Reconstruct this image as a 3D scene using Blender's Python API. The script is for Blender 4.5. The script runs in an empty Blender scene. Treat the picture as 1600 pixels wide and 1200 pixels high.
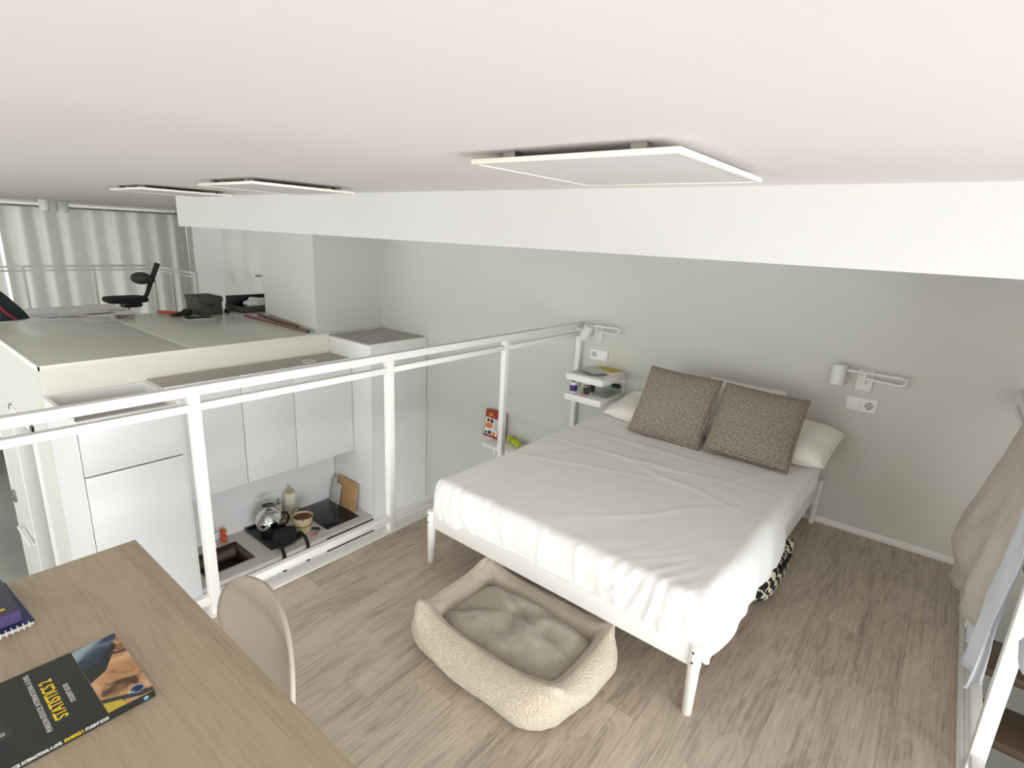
import bpy, bmesh, math, random
from mathutils import Vector, Matrix, noise
random.seed(7)
SC = bpy.context.scene
COL = SC.collection
PI = math.pi

# ------------------------------------------------------------------ camera
def set_camera():
    f = 852.9; yaw, pitch, roll = (math.radians(a) for a in (38.482, 15.075, 2.788))
    fw = Vector((-math.sin(yaw)*math.cos(pitch), math.cos(yaw)*math.cos(pitch), -math.sin(pitch)))
    r = Vector((math.cos(yaw), math.sin(yaw), 0)); u = r.cross(fw)
    c, s = math.cos(roll), math.sin(roll)
    r2, u2 = r*c + u*s, u*c - r*s
    cd = bpy.data.cameras.new('camera'); co = bpy.data.objects.new('camera', cd); COL.objects.link(co)
    m = Matrix((r2, u2, -fw)).transposed().to_4x4(); m.translation = (0, 0, 1.74)
    co.matrix_world = m
    cd.sensor_width = 36; cd.lens = f/1600*36; cd.clip_start = 0.02; cd.clip_end = 100
    SC.camera = co
set_camera()
# ------------------------------------------------------------------ world, daylight, exposure
W = bpy.data.worlds.new('sky'); SC.world = W; W.use_nodes = True
W.node_tree.nodes['Background'].inputs[0].default_value = (0.93, 0.96, 1.0, 1)
W.node_tree.nodes['Background'].inputs[1].default_value = 1.2
def area(name, loc, rot, sx, sy, power, col):
    l = bpy.data.lights.new(name, 'AREA'); l.shape = 'RECTANGLE'; l.size = sx; l.size_y = sy
    l.energy = power; l.color = col
    o = bpy.data.objects.new(name, l); COL.objects.link(o); o.location = loc; o.rotation_euler = rot
    return o
area('daylight_stair_window', (4.5, -0.1, 0.35), (0, math.radians(90), 0), 2.8, 5.0, 760, (0.81, 0.91, 1.0))
area('daylight_curtain_window', (-14.05, 2.6, 0.1), (0, math.radians(-90), 0), 3.7, 4.6, 110, (0.88, 0.98, 1.0))
low = area('added_curtain_backlight', (-17.2, -1.6, 1.2), (0, 0, 0), 1.6, 3.2, 800, (0.9, 0.98, 1.0))  # added lamp aimed at the curtain from behind to streak its folds
low.rotation_euler = (Vector((-13.5, 2.8, 0.6))-Vector((-17.2, -1.6, 1.2))).to_track_quat('-Z', 'Y').to_euler()
area('daylight_side_window', (-8.0, -3.45, 0.4), (math.radians(90), 0, 0), 5.0, 2.6, 170, (0.88, 0.99, 1.0))
area('added_rear_fill', (-3.0, -3.45, 0.65), (math.radians(90), 0, 0), 3.2, 2.1, 105, (0.82, 0.93, 1.0))  # added fill lamp, unseen, lifts the bed wall and the sheet
SC.view_settings.view_transform = 'Standard'; SC.view_settings.look = 'None'
SC.view_settings.gamma = 1.0; SC.view_settings.use_curve_mapping = False
SC.view_settings.exposure = 0.46
SC.cycles.max_bounces = 14; SC.cycles.diffuse_bounces = 8; SC.cycles.transparent_max_bounces = 12

# ------------------------------------------------------------------ materials
def lin(c):
    return tuple(((v/255)/12.92 if v/255 <= 0.04045 else ((v/255+0.055)/1.055)**2.4) for v in c)
MATS = {}
def M(name, rgb=None, rough=0.5, var=0.04, scale=6.0, bump=0.0, bscale=60.0, metal=0.0, sheen=0.0, coat=0.0, trans=0.0, emit=0.0, stretch=(1,1,1)):
    if name in MATS: return MATS[name]
    m = bpy.data.materials.new(name); m.use_nodes = True; nt = m.node_tree; N = nt.nodes; L = nt.links
    b = N['Principled BSDF']; b.inputs['Roughness'].default_value = rough; b.inputs['Metallic'].default_value = metal
    if sheen: b.inputs['Sheen Weight'].default_value = sheen
    if coat: b.inputs['Coat Weight'].default_value = coat
    tc = N.new('ShaderNodeTexCoord'); mp = N.new('ShaderNodeMapping'); mp.inputs['Scale'].default_value = stretch
    L.new(tc.outputs['Object'], mp.inputs['Vector'])
    nz = N.new('ShaderNodeTexNoise'); nz.inputs['Scale'].default_value = scale; nz.inputs['Detail'].default_value = 4
    L.new(mp.outputs[0], nz.inputs['Vector'])
    cr = N.new('ShaderNodeValToRGB'); c = lin(rgb)
    cr.color_ramp.elements[0].position = 0.3; cr.color_ramp.elements[1].position = 0.7
    cr.color_ramp.elements[0].color = tuple(max(0, v*(1-var)) for v in c)+(1,)
    cr.color_ramp.elements[1].color = tuple(min(1, v*(1+var)) for v in c)+(1,)
    L.new(nz.outputs[0], cr.inputs[0]); L.new(cr.outputs[0], b.inputs['Base Color'])
    if emit:
        L.new(cr.outputs[0], b.inputs['Emission Color']); b.inputs['Emission Strength'].default_value = emit
    if bump:
        n2 = N.new('ShaderNodeTexNoise'); n2.inputs['Scale'].default_value = bscale; n2.inputs['Detail'].default_value = 3
        L.new(mp.outputs[0], n2.inputs['Vector'])
        bp = N.new('ShaderNodeBump'); bp.inputs['Strength'].default_value = bump; bp.inputs['Distance'].default_value = 0.01
        L.new(n2.outputs[0], bp.inputs['Height']); L.new(bp.outputs[0], b.inputs['Normal'])
    if trans:
        tl = N.new('ShaderNodeBsdfTranslucent'); L.new(cr.outputs[0], tl.inputs[0])
        mx = N.new('ShaderNodeMixShader'); mx.inputs[0].default_value = trans
        L.new(b.outputs[0], mx.inputs[1]); L.new(tl.outputs[0], mx.inputs[2])
        L.new(mx.outputs[0], N['Material Output'].inputs[0])
    MATS[name] = m; return m

def wood(name, dark, mid, light, rough=0.45, along='y', grain=22.0, figure=3.0, objvar=0.18, long=0.06):
    m = bpy.data.materials.new(name); m.use_nodes = True; nt = m.node_tree; N = nt.nodes; L = nt.links
    b = N['Principled BSDF']; b.inputs['Roughness'].default_value = rough
    tc = N.new('ShaderNodeTexCoord'); oi = N.new('ShaderNodeObjectInfo')
    ml = N.new('ShaderNodeMath'); ml.operation = 'MULTIPLY'; ml.inputs[1].default_value = 37.0
    L.new(oi.outputs['Random'], ml.inputs[0])
    ad = N.new('ShaderNodeVectorMath'); ad.operation = 'ADD'
    L.new(tc.outputs['Object'], ad.inputs[0]); L.new(ml.outputs[0], ad.inputs[1])
    mp = N.new('ShaderNodeMapping')
    mp.inputs['Scale'].default_value = (1, long, 1) if along == 'y' else (long, 1, 1)
    L.new(ad.outputs[0], mp.inputs[0])
    n1 = N.new('ShaderNodeTexNoise'); n1.inputs['Scale'].default_value = grain*4; n1.inputs['Detail'].default_value = 5; n1.inputs['Roughness'].default_value = 0.72
    L.new(mp.outputs[0], n1.inputs['Vector'])
    mp2 = N.new('ShaderNodeMapping'); mp2.inputs['Scale'].default_value = (1, .22, 1) if along == 'y' else (.22, 1, 1)
    L.new(ad.outputs[0], mp2.inputs[0])
    n2 = N.new('ShaderNodeTexNoise'); n2.inputs['Scale'].default_value = figure*4; n2.inputs['Detail'].default_value = 2; n2.inputs['Distortion'].default_value = 1.2
    L.new(mp2.outputs[0], n2.inputs['Vector'])
    # cathedral rings: contour lines of the low noise
    mm = N.new('ShaderNodeMath'); mm.operation = 'MULTIPLY'; mm.inputs[1].default_value = 46.0; L.new(n2.outputs[0], mm.inputs[0])
    sn = N.new('ShaderNodeMath'); sn.operation = 'SINE'; L.new(mm.outputs[0], sn.inputs[0])
    s2 = N.new('ShaderNodeMath'); s2.operation = 'MULTIPLY_ADD'; s2.inputs[1].default_value = 0.045; L.new(sn.outputs[0], s2.inputs[0])
    n1s = N.new('ShaderNodeMath'); n1s.operation = 'MULTIPLY_ADD'; n1s.inputs[1].default_value = 0.9; n1s.inputs[2].default_value = 0.06; L.new(n1.outputs[0], n1s.inputs[0])
    L.new(n1s.outputs[0], s2.inputs[2])
    s3 = N.new('ShaderNodeMath'); s3.operation = 'MULTIPLY_ADD'; s3.inputs[1].default_value = 0.45; L.new(n2.outputs[0], s3.inputs[0]); L.new(s2.outputs[0], s3.inputs[2])
    s4 = N.new('ShaderNodeMath'); s4.operation = 'MULTIPLY_ADD'; s4.inputs[1].default_value = objvar; L.new(oi.outputs['Random'], s4.inputs[0]); L.new(s3.outputs[0], s4.inputs[2])
    cr = N.new('ShaderNodeValToRGB'); e = cr.color_ramp.elements
    e[0].position = 0.5; e[0].color = lin(dark)+(1,); e[1].position = 1.08 if False else 1.0; e[1].color = lin(light)+(1,)
    k = e.new(0.76); k.color = lin(mid)+(1,)
    L.new(s4.outputs[0], cr.inputs[0]); L.new(cr.outputs[0], b.inputs['Base Color'])
    bp = N.new('ShaderNodeBump'); bp.inputs['Strength'].default_value = 0.12; bp.inputs['Distance'].default_value = 0.004
    L.new(n1.outputs[0], bp.inputs['Height']); L.new(bp.outputs[0], b.inputs['Normal'])
    MATS[name] = m; return m

def weave_mat(name, c1, c2, pitch=0.011):
    m = bpy.data.materials.new(name); m.use_nodes = True; nt = m.node_tree; N = nt.nodes; L = nt.links
    b = N['Principled BSDF']; b.inputs['Roughness'].default_value = 0.95
    tc = N.new('ShaderNodeTexCoord')
    sx = N.new('ShaderNodeSeparateXYZ'); L.new(tc.outputs['UV'], sx.inputs[0])
    def wave(a, bcoef, off=0):
        x = N.new('ShaderNodeMath'); x.operation = 'MULTIPLY'; x.inputs[1].default_value = 2*PI/pitch*a; L.new(sx.outputs[0], x.inputs[0])
        y = N.new('ShaderNodeMath'); y.operation = 'MULTIPLY_ADD'; y.inputs[1].default_value = 2*PI/pitch*bcoef; L.new(sx.outputs[1], y.inputs[0]); L.new(x.outputs[0], y.inputs[2])
        s = N.new('ShaderNodeMath'); s.operation = 'SINE'; L.new(y.outputs[0], s.inputs[0]); return s
    a = wave(0.7, 0.7); c = wave(0.7, -0.7)
    mu = N.new('ShaderNodeMath'); mu.operation = 'MULTIPLY'; L.new(a.outputs[0], mu.inputs[0]); L.new(c.outputs[0], mu.inputs[1])
    nz = N.new('ShaderNodeTexNoise'); nz.inputs['Scale'].default_value = 90; L.new(tc.outputs['UV'], nz.inputs['Vector'])
    ma = N.new('ShaderNodeMath'); ma.operation = 'MULTIPLY_ADD'; ma.inputs[1].default_value = 0.45; L.new(mu.outputs[0], ma.inputs[0]); L.new(nz.outputs[0], ma.inputs[2])
    cr = N.new('ShaderNodeValToRGB'); e = cr.color_ramp.elements
    e[0].position = 0.25; e[0].color = lin(c1)+(1,); e[1].position = 0.85; e[1].color = lin(c2)+(1,)
    L.new(ma.outputs[0], cr.inputs[0]); L.new(cr.outputs[0], b.inputs['Base Color'])
    bp = N.new('ShaderNodeBump'); bp.inputs['Strength'].default_value = 0.5; bp.inputs['Distance'].default_value = 0.004
    L.new(ma.outputs[0], bp.inputs['Height']); L.new(bp.outputs[0], b.inputs['Normal'])
    MATS[name] = m; return m

def zigzag_mat(name, c1, c2):
    m = bpy.data.materials.new(name); m.use_nodes = True; nt = m.node_tree; N = nt.nodes; L = nt.links
    b = N['Principled BSDF']; b.inputs['Roughness'].default_value = 0.9
    tc = N.new('ShaderNodeTexCoord'); wv = N.new('ShaderNodeTexWave'); wv.bands_direction = 'DIAGONAL'
    wv.inputs['Scale'].default_value = 8; wv.inputs['Distortion'].default_value = 7; wv.inputs['Detail Scale'].default_value = 4
    L.new(tc.outputs['Object'], wv.inputs['Vector'])
    cr = N.new('ShaderNodeValToRGB'); cr.color_ramp.interpolation = 'CONSTANT'
    cr.color_ramp.elements[0].color = lin(c1)+(1,); cr.color_ramp.elements[1].position = 0.58; cr.color_ramp.elements[1].color = lin(c2)+(1,)
    L.new(wv.outputs[0], cr.inputs[0]); L.new(cr.outputs[0], b.inputs['Base Color']); MATS[name] = m; return m

def art_mat(name, ramp, scale, distortion, stretch=(1,1,1)):
    m = bpy.data.materials.new(name); m.use_nodes = True; nt = m.node_tree; N = nt.nodes; L = nt.links
    b = N['Principled BSDF']; b.inputs['Roughness'].default_value = 0.35
    tc = N.new('ShaderNodeTexCoord'); mp = N.new('ShaderNodeMapping'); mp.inputs['Scale'].default_value = stretch
    L.new(tc.outputs['Object'], mp.inputs[0])
    nz = N.new('ShaderNodeTexNoise'); nz.inputs['Scale'].default_value = scale; nz.inputs['Distortion'].default_value = distortion; nz.inputs['Detail'].default_value = 5
    L.new(mp.outputs[0], nz.inputs['Vector'])
    cr = N.new('ShaderNodeValToRGB'); e = cr.color_ramp.elements
    e[0].position, e[0].color = ramp[0][0], lin(ramp[0][1])+(1,)
    e[1].position, e[1].color = ramp[-1][0], lin(ramp[-1][1])+(1,)
    for p, c in ramp[1:-1]:
        k = e.new(p); k.color = lin(c)+(1,)
    L.new(nz.outputs[0], cr.inputs[0]); L.new(cr.outputs[0], b.inputs['Base Color']); MATS[name] = m; return m

def glass_mat(name, tint=(230, 240, 240), gloss=0.08):
    m = bpy.data.materials.new(name); m.use_nodes = True; nt = m.node_tree; N = nt.nodes; L = nt.links
    tr = N.new('ShaderNodeBsdfTransparent'); tr.inputs[0].default_value = lin(tint)+(1,)
    gl = N.new('ShaderNodeBsdfGlossy'); gl.inputs['Roughness'].default_value = 0.03
    nz = N.new('ShaderNodeTexNoise'); nz.inputs['Scale'].default_value = 3
    mr = N.new('ShaderNodeMapRange'); mr.inputs[3].default_value = gloss*.8; mr.inputs[4].default_value = gloss*1.2
    L.new(nz.outputs[0], mr.inputs[0])
    mx = N.new('ShaderNodeMixShader'); L.new(mr.outputs[0], mx.inputs[0])
    L.new(tr.outputs[0], mx.inputs[1]); L.new(gl.outputs[0], mx.inputs[2]); L.new(mx.outputs[0], N['Material Output'].inputs[0])
    MATS[name] = m; return m

M('ceiling_paint', (219, 212, 209), 0.75, 0.012, 2, 0.02, 90)
M('soffit_paint', (206, 204, 202), 0.7, 0.012, 2, 0.02, 90)
M('wall_paint', (204, 204, 196), 0.7, 0.012, 2, 0.02, 90)
M('kitchen_wall_paint', (222, 219, 212), 0.6, 0.012, 2, 0.02, 90)
M('white_laminate', (236, 236, 236), 0.32, 0.012, 2)
M('white_metal', (228, 227, 222), 0.4, 0.01, 4)
M('white_lacquer', (236, 235, 232), 0.42, 0.012, 4)
M('grey_top', (172, 166, 156), 0.5, 0.03, 6)
M('platform_top', (200, 202, 190), 0.3, 0.02, 1.5)
M('platform_face', (236, 232, 220), 0.55, 0.015, 2)
M('joint_white', (240, 240, 232), 0.5, 0.01)
M('concrete', (158, 160, 155), 0.16, 0.08, 1.6)
M('dark_gap', (60, 56, 50), 0.8, 0.05)
M('worktop', (206, 198, 192), 0.35, 0.03, 25)
M('black_glass', (12, 12, 14), 0.08, 0.02)
M('oven_dark', (52, 54, 50), 0.3, 0.03)
M('steel', (150, 146, 140), 0.32, 0.04, 30, metal=1.0)
M('sink_steel', (120, 108, 96), 0.38, 0.06, 30, metal=1.0)
M('chrome', (225, 225, 225), 0.07, 0.01, metal=1.0)
M('black_plastic', (18, 18, 20), 0.4, 0.05)
M('black_fabric', (16, 16, 18), 0.85, 0.08, 40, 0.2, 300)
M('charcoal', (62, 62, 60), 0.75, 0.05)
M('orange_plastic', (214, 84, 40), 0.4, 0.05)
M('paper', (232, 230, 226), 0.8, 0.015, 10)
M('paper_blue', (222, 228, 240), 0.8, 0.02, 10)
M('pale_paper', (196, 198, 194), 0.7, 0.08, 60)
M('cotton_sheet', (243, 242, 240), 0.85, 0.012, 5, 0.05, 260)
M('pillow_cotton', (238, 235, 228), 0.88, 0.015, 5, 0.08, 200)
M('boucle', (206, 192, 172), 0.98, 0.14, 130, 1.0, 150, sheen=0.3)
M('dog_lining', (176, 165, 150), 0.95, 0.05, 20, 0.15, 120)
M('dog_cushion', (158, 150, 136), 0.95, 0.06, 30, 0.18, 160, sheen=0.2)
M('chair_shell', (176, 163, 150), 0.45, 0.015, 4)
M('curtain', (150, 150, 144), 0.9, 0.03, 8, 0.1, 200, trans=0.4)
M('beige_cotton', (206, 197, 188), 0.92, 0.03, 9, 0.12, 220, trans=0.12)
M('white_cotton', (228, 230, 236), 0.92, 0.02, 9, 0.12, 220, trans=0.3)
M('navy', (26, 40, 84), 0.45, 0.05)
M('purple', (78, 66, 112), 0.4, 0.06)
M('purple_dark', (62, 60, 78), 0.4, 0.04)
M('book_dark', (34, 40, 38), 0.4, 0.04)
M('letter_white', (214, 214, 210), 0.5, 0.01)
M('letter_yellow', (232, 200, 40), 0.5, 0.02)
M('teal_bag', (40, 54, 58), 0.8, 0.1, 12, 0.2, 80)
M('red_strap', (126, 22, 34), 0.6, 0.05)
M('red_plastic', (168, 60, 40), 0.4, 0.05)
M('red_cover', (158, 34, 36), 0.45, 0.08)
M('amber', (216, 128, 60), 0.5, 0.08)
M('mustard', (196, 172, 60), 0.6, 0.1)
M('tennis_felt', (188, 200, 40), 0.95, 0.06, 60, 0.4, 400)
M('cream_canvas', (206, 188, 146), 0.9, 0.05, 30, 0.2, 200)
M('brown_leather', (90, 50, 26), 0.6, 0.1)
M('paper_roll', (228, 220, 206), 0.9, 0.02, 20, 0.2, 90)
M('pale_wood', (196, 160, 108), 0.5, 0.08, 10, stretch=(8, 8, 1))
M('cutting_wood', (184, 148, 100), 0.5, 0.08, 8, stretch=(1, 1, 9))
M('slat_brown', (112, 82, 66), 0.5, 0.1, 14, stretch=(.3, 6, 6))
M('stair_wood', (104, 86, 70), 0.45, 0.14, 10, stretch=(.4, 6, 6))
M('board_grey', (196, 195, 192), 0.5, 0.02)
M('label_purple', (70, 52, 110), 0.5, 0.08)
M('dark_jar', (62, 56, 54), 0.3, 0.1)
M('pink_plastic', (205, 130, 120), 0.5, 0.05)
M('crumpled', (220, 222, 222), 0.8, 0.04, 30)
M('doorway_shade_grey', (120, 112, 100), 0.5, 0.04, 3)
M('sky_blue_logo', (120, 170, 200), 0.4, 0.03)
M('sofa_grey', (88, 88, 84), 0.9, 0.06, 20, 0.2, 120)
M('gloss_white', (232, 234, 230), 0.12, 0.01, 2)
M('shade_white', (226, 226, 220), 0.6, 0.01)
M('heat_panel', (214, 208, 208), 0.6, 0.01)
M('heat_frame', (228, 222, 210), 0.45, 0.01)
wood('floor_oak', (134, 122, 107), (180, 166, 150), (200, 187, 171), 0.42, 'y', 30, 2.0, 0.08, 0.03)
wood('desk_oak', (140, 125, 104), (160, 144, 121), (171, 156, 133), 0.45, 'x', 26, 1.2, 0.2, 0.04)
weave_mat('weave', (92, 82, 74), (196, 185, 172), 0.0155)
zigzag_mat('zigzag', (22, 22, 20), (222, 214, 190))
art_mat('art_rock', [(0.25, (22, 26, 32)), (0.38, (84, 60, 44)), (0.45, (176, 132, 92)), (0.62, (214, 172, 130)), (0.8, (150, 108, 40))], 14, 1.0)
art_mat('art_sea', [(0.3, (20, 34, 52)), (0.5, (40, 62, 84)), (0.62, (150, 172, 180)), (0.75, (214, 220, 214))], 9, 0.8)
art_mat('magazine_print', [(0.3, (120, 124, 122)), (0.5, (196, 200, 196)), (0.62, (226, 226, 222)), (0.75, (150, 140, 120))], 40, 2.0)
glass_mat('window_glass', (246, 243, 240)); glass_mat('clear_plastic', (246, 248, 248), 0.07)

# ------------------------------------------------------------------ mesh builder
def wmat(o):
    m = o.matrix_basis.copy()
    while o.parent: o = o.parent; m = o.matrix_basis @ m
    return m
class MB:
    def __init__(s): s.v = []; s.f = []
    def add(s, vs, fs):
        n = len(s.v); s.v += [Vector(v) for v in vs]; s.f += [tuple(i+n for i in f) for f in fs]; return s
    def box(s, a, b):
        x0, y0, z0 = (min(a[i], b[i]) for i in range(3)); x1, y1, z1 = (max(a[i], b[i]) for i in range(3))
        return s.add([(x0,y0,z0),(x1,y0,z0),(x1,y1,z0),(x0,y1,z0),(x0,y0,z1),(x1,y0,z1),(x1,y1,z1),(x0,y1,z1)],
                     [(0,3,2,1),(4,5,6,7),(0,1,5,4),(1,2,6,5),(2,3,7,6),(3,0,4,7)])
    def cyl(s, p0, p1, r0, r1=None, n=16, cap=True):
        r1 = r0 if r1 is None else r1
        p0, p1 = Vector(p0), Vector(p1); d = (p1-p0).normalized()
        a = d.orthogonal().normalized(); b = d.cross(a)
        vs = []
        for p, r in ((p0, r0), (p1, r1)):
            for i in range(n):
                t = 2*PI*i/n; vs.append(p + (a*math.cos(t)+b*math.sin(t))*r)
        fs = [(i, (i+1) % n, n+(i+1) % n, n+i) for i in range(n)]
        if cap: fs += [tuple(range(n-1, -1, -1)), tuple(range(n, 2*n))]
        return s.add(vs, fs)
    def tube(s, path, r, n=8, close=False):
        path = [Vector(p) for p in path]; m = len(path); rings = []
        up = None
        for i, p in enumerate(path):
            if close: d = path[(i+1) % m]-path[i-1]
            else: d = path[min(i+1, m-1)]-path[max(i-1, 0)]
            d.normalize()
            if up is None: up = d.orthogonal().normalized()
            up = (up - d*up.dot(d))
            up = up.normalized() if up.length > 1e-6 else d.orthogonal().normalized()
            b = d.cross(up); rr = r[i] if isinstance(r, (list, tuple)) else r
            rings.append([p+(up*math.cos(2*PI*k/n)+b*math.sin(2*PI*k/n))*rr for k in range(n)])
        vs = [v for q in rings for v in q]; fs = []
        for i in range(m if close else m-1):
            j = (i+1) % m
            fs += [(i*n+k, i*n+(k+1) % n, j*n+(k+1) % n, j*n+k) for k in range(n)]
        if not close: fs += [tuple(range(n-1, -1, -1)), tuple((m-1)*n+k for k in range(n))]
        return s.add(vs, fs)
    def lathe(s, prof, c=(0,0,0), n=24, cap=True):
        vs = []; fs = []; m = len(prof)
        for r, z in prof:
            for k in range(n):
                t = 2*PI*k/n; vs.append((c[0]+r*math.cos(t), c[1]+r*math.sin(t), c[2]+z))
        for i in range(m-1):
            fs += [(i*n+k, i*n+(k+1) % n, (i+1)*n+(k+1) % n, (i+1)*n+k) for k in range(n)]
        if cap: fs += [tuple(range(n-1, -1, -1)), tuple((m-1)*n+k for k in range(n))]
        return s.add(vs, fs)
    def sphere(s, c, r, n=16, m=10):
        rx, ry, rz = (r, r, r) if isinstance(r, (int, float)) else r
        prof = [(math.sin(PI*i/m), -math.cos(PI*i/m)) for i in range(m+1)]
        k0 = len(s.v); s.lathe([(max(a, .001), b) for a, b in prof], (0,0,0), n)
        for i in range(k0, len(s.v)):
            v = s.v[i]; s.v[i] = Vector((c[0]+v.x*rx, c[1]+v.y*ry, c[2]+v.z*rz))
        return s
    def prism(s, poly, z0, z1):
        n = len(poly)
        vs = [(x, y, z0) for x, y in poly]+[(x, y, z1) for x, y in poly]
        return s.add(vs, [(i, (i+1) % n, n+(i+1) % n, n+i) for i in range(n)]+[tuple(range(n-1, -1, -1)), tuple(range(n, 2*n))])
    def grid(s, fn, nu, nv):
        vs = [fn(i/nu, j/nv) for j in range(nv+1) for i in range(nu+1)]; w = nu+1
        return s.add(vs, [(j*w+i, j*w+i+1, (j+1)*w+i+1, (j+1)*w+i) for j in range(nv) for i in range(nu)])
    def xf(s, m):
        s.v = [m @ v for v in s.v]; return s
    def mesh(s, name, inv=None, bevel=0, seg=2, smooth=True, ang=40, uv=None):
        me = bpy.data.meshes.new(name)
        me.from_pydata([(inv @ v if inv else v) for v in s.v], [], s.f)
        bm = bmesh.new(); bm.from_mesh(me)
        bmesh.ops.recalc_face_normals(bm, faces=bm.faces)
        if bevel:
            es = [e for e in bm.edges if len(e.link_faces) == 2 and e.calc_face_angle(0) > 0.6]
            bmesh.ops.bevel(bm, geom=es, offset=bevel, segments=seg, affect='EDGES', profile=0.5, clamp_overlap=True)
        bm.to_mesh(me); bm.free()
        if smooth:
            me.shade_smooth(); me.set_sharp_from_angle(angle=math.radians(ang))
        return me
    def build(s, name, mat, parent=None, bevel=0, seg=2, smooth=True, ang=40, local=False, thick=0, subsurf=0):
        inv = None
        if parent is not None and not local: inv = wmat(parent).inverted()
        me = s.mesh(name, inv, bevel, seg, smooth, ang)
        o = bpy.data.objects.new(name, me); COL.objects.link(o)
        me.materials.append(MATS[mat])
        if parent is not None: o.parent = parent
        if thick:
            md = o.modifiers.new('solid', 'SOLIDIFY'); md.thickness = thick; md.offset = 0
        if subsurf:
            md = o.modifiers.new('sub', 'SUBSURF'); md.levels = md.render_levels = subsurf
        return o
def tag(o, label, cat, group=None):
    o['label'] = label; o['category'] = cat
    if group: o['group'] = group
    return o
def thing(name, label, cat, loc=(0,0,0), rz=0.0, group=None):
    o = bpy.data.objects.new(name, None); COL.objects.link(o); o.location = loc; o.rotation_euler = (0, 0, rz)
    o.empty_display_size = 0.1
    return tag(o, label, cat, group)
def struct(o, label=None):
    o['kind'] = 'structure'
    if label: o['label'] = label
    return o
def box(name, a, b, mat, parent=None, bevel=0.0, seg=2):
    return MB().box(a, b).build(name, mat, parent, bevel, seg)
def sbox(name, a, b, mat, bevel=0.0): return struct(box(name, a, b, mat, None, bevel))
def copy_tree(o, parent=None):
    c = o.copy(); COL.objects.link(c); c.parent = parent
    for ch in list(o.children): copy_tree(ch, c)
    return c
def text(name, body, mat, size, m, parent, sx=1.0, align='LEFT', extr=0.0004, bold=0.0):
    cu = bpy.data.curves.new(name, 'FONT'); cu.body = body; cu.size = size; cu.extrude = extr; cu.align_x = align
    cu.offset = bold; cu.resolution_u = 3
    t = bpy.data.objects.new(name+'_tmp', cu); COL.objects.link(t)
    me = bpy.data.meshes.new_from_object(t.evaluated_get(bpy.context.evaluated_depsgraph_get()))
    bpy.data.objects.remove(t); bpy.data.curves.remove(cu)
    me.transform(wmat(parent).inverted() @ m @ Matrix.Diagonal((sx, 1, 1, 1)))
    me.name = name; me.materials.clear(); me.materials.append(MATS[mat])
    o = bpy.data.objects.new(name, me); COL.objects.link(o); o.parent = parent; return o
def frame(origin, right, up):
    r, u = Vector(right).normalized(), Vector(up).normalized(); n = r.cross(u)
    m = Matrix((r, u, n)).transposed().to_4x4(); m.translation = origin; return m
def nz(x, y, z=0.0): return noise.noise(Vector((x, y, z)))

# ================================================================== SETTING
XR, YW = -2.37, 3.89           # loft rail line, wall behind the bed
ZL = -2.05                     # ground floor level
ZC = 1.96                      # ceiling
XE = 0.325                     # stair edge of loft floor
# loft floor: slab + planks
fl = struct(MB().box((-2.335, -3.2, -0.22), (0.325, YW, -0.012)).build('floor', 'floor_oak'))
pw, pl = 0.19, 1.22
pmesh = {}
x = -2.335; row = 0
while x < XE-0.001:
    w = min(pw, XE-x); y = -3.2 - random.random()*pl
    while y < YW-0.001:
        y0, y1 = max(y, -3.2), min(y+pl, YW)
        if y1-y0 > 0.02:
            key = (round(w, 3), round(y1-y0, 2))
            ln = y1-y0
            me = MB().box((-w/2+.0002, -ln/2+.0002, -.012), (w/2-.0002, ln/2-.0002, 0)).mesh('plank', None, 0.0007, 1, False) if key not in pmesh else pmesh[key]
            if key not in pmesh: me.materials.append(MATS['floor_oak']); pmesh[key] = me
            o = bpy.data.objects.new('plank', me); COL.objects.link(o); o.parent = fl; o.location = (x+w/2, (y0+y1)/2, 0)
        y += pl
    x += pw; row += 1
sbox('trim_1', (-2.425, -3.2, -0.24), (-2.335, YW, 0.006), 'white_metal', 0.002)
tr2 = sbox('trim_2', (0.325, -3.2, -0.24), (0.346, YW, 0.012), 'white_metal', 0.003)
sbox('trim_3', (0.349, -3.2, -0.24), (0.405, YW, 0.004), 'white_metal', 0.002)
# ground floor
sbox('floor_ground', (-14.2, -3.2, ZL-0.1), (4.4, 5.3, ZL), 'concrete')
# ceilings
sbox('ceiling', (-14.2, -3.3, ZC), (4.4, 5.3, ZC+0.12), 'ceiling_paint')
sbox('wall_soffit', (-5.87, 2.18, 1.69), (1.40, 4.3, ZC), 'soffit_paint')
# walls
sbox('wall_back', (-5.03, YW, ZL), (4.2, YW+0.2, 1.69), 'wall_paint')
struct(MB().prism([(-5.03, 3.065), (-5.03, YW+.2), (-6.5, YW+.2), (-6.5, 3.285)], 0.69, 1.69).build('wall_column', 'wall_paint'))
sbox('wall_far_side', (-10.75, 4.2, ZL), (-5.03, 4.4, ZC), 'white_laminate')
sbox('wall_far_return', (-13.8, 5.1, ZL), (-10.75, 5.3, ZC), 'wall_paint')
sbox('wall_far_jamb', (-10.75, 4.4, ZL), (-10.6, 5.1, ZC), 'wall_paint')
m_ = MB()
for x0, x1 in ((-14.2, -10.5), (-5.5, -4.6), (-1.4, 4.4)): m_.box((x0, -3.3, ZL), (x1, -3.2, ZC))
m_.box((-10.5, -3.3, ZL), (-5.5, -3.2, -.9)).box((-10.5, -3.3, 1.7), (-5.5, -3.2, ZC)).box((-4.6, -3.3, ZL), (-1.4, -3.2, -.4)).box((-4.6, -3.3, 1.7), (-1.4, -3.2, ZC))
struct(m_.build('wall_near', 'kitchen_wall_paint'))
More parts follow.
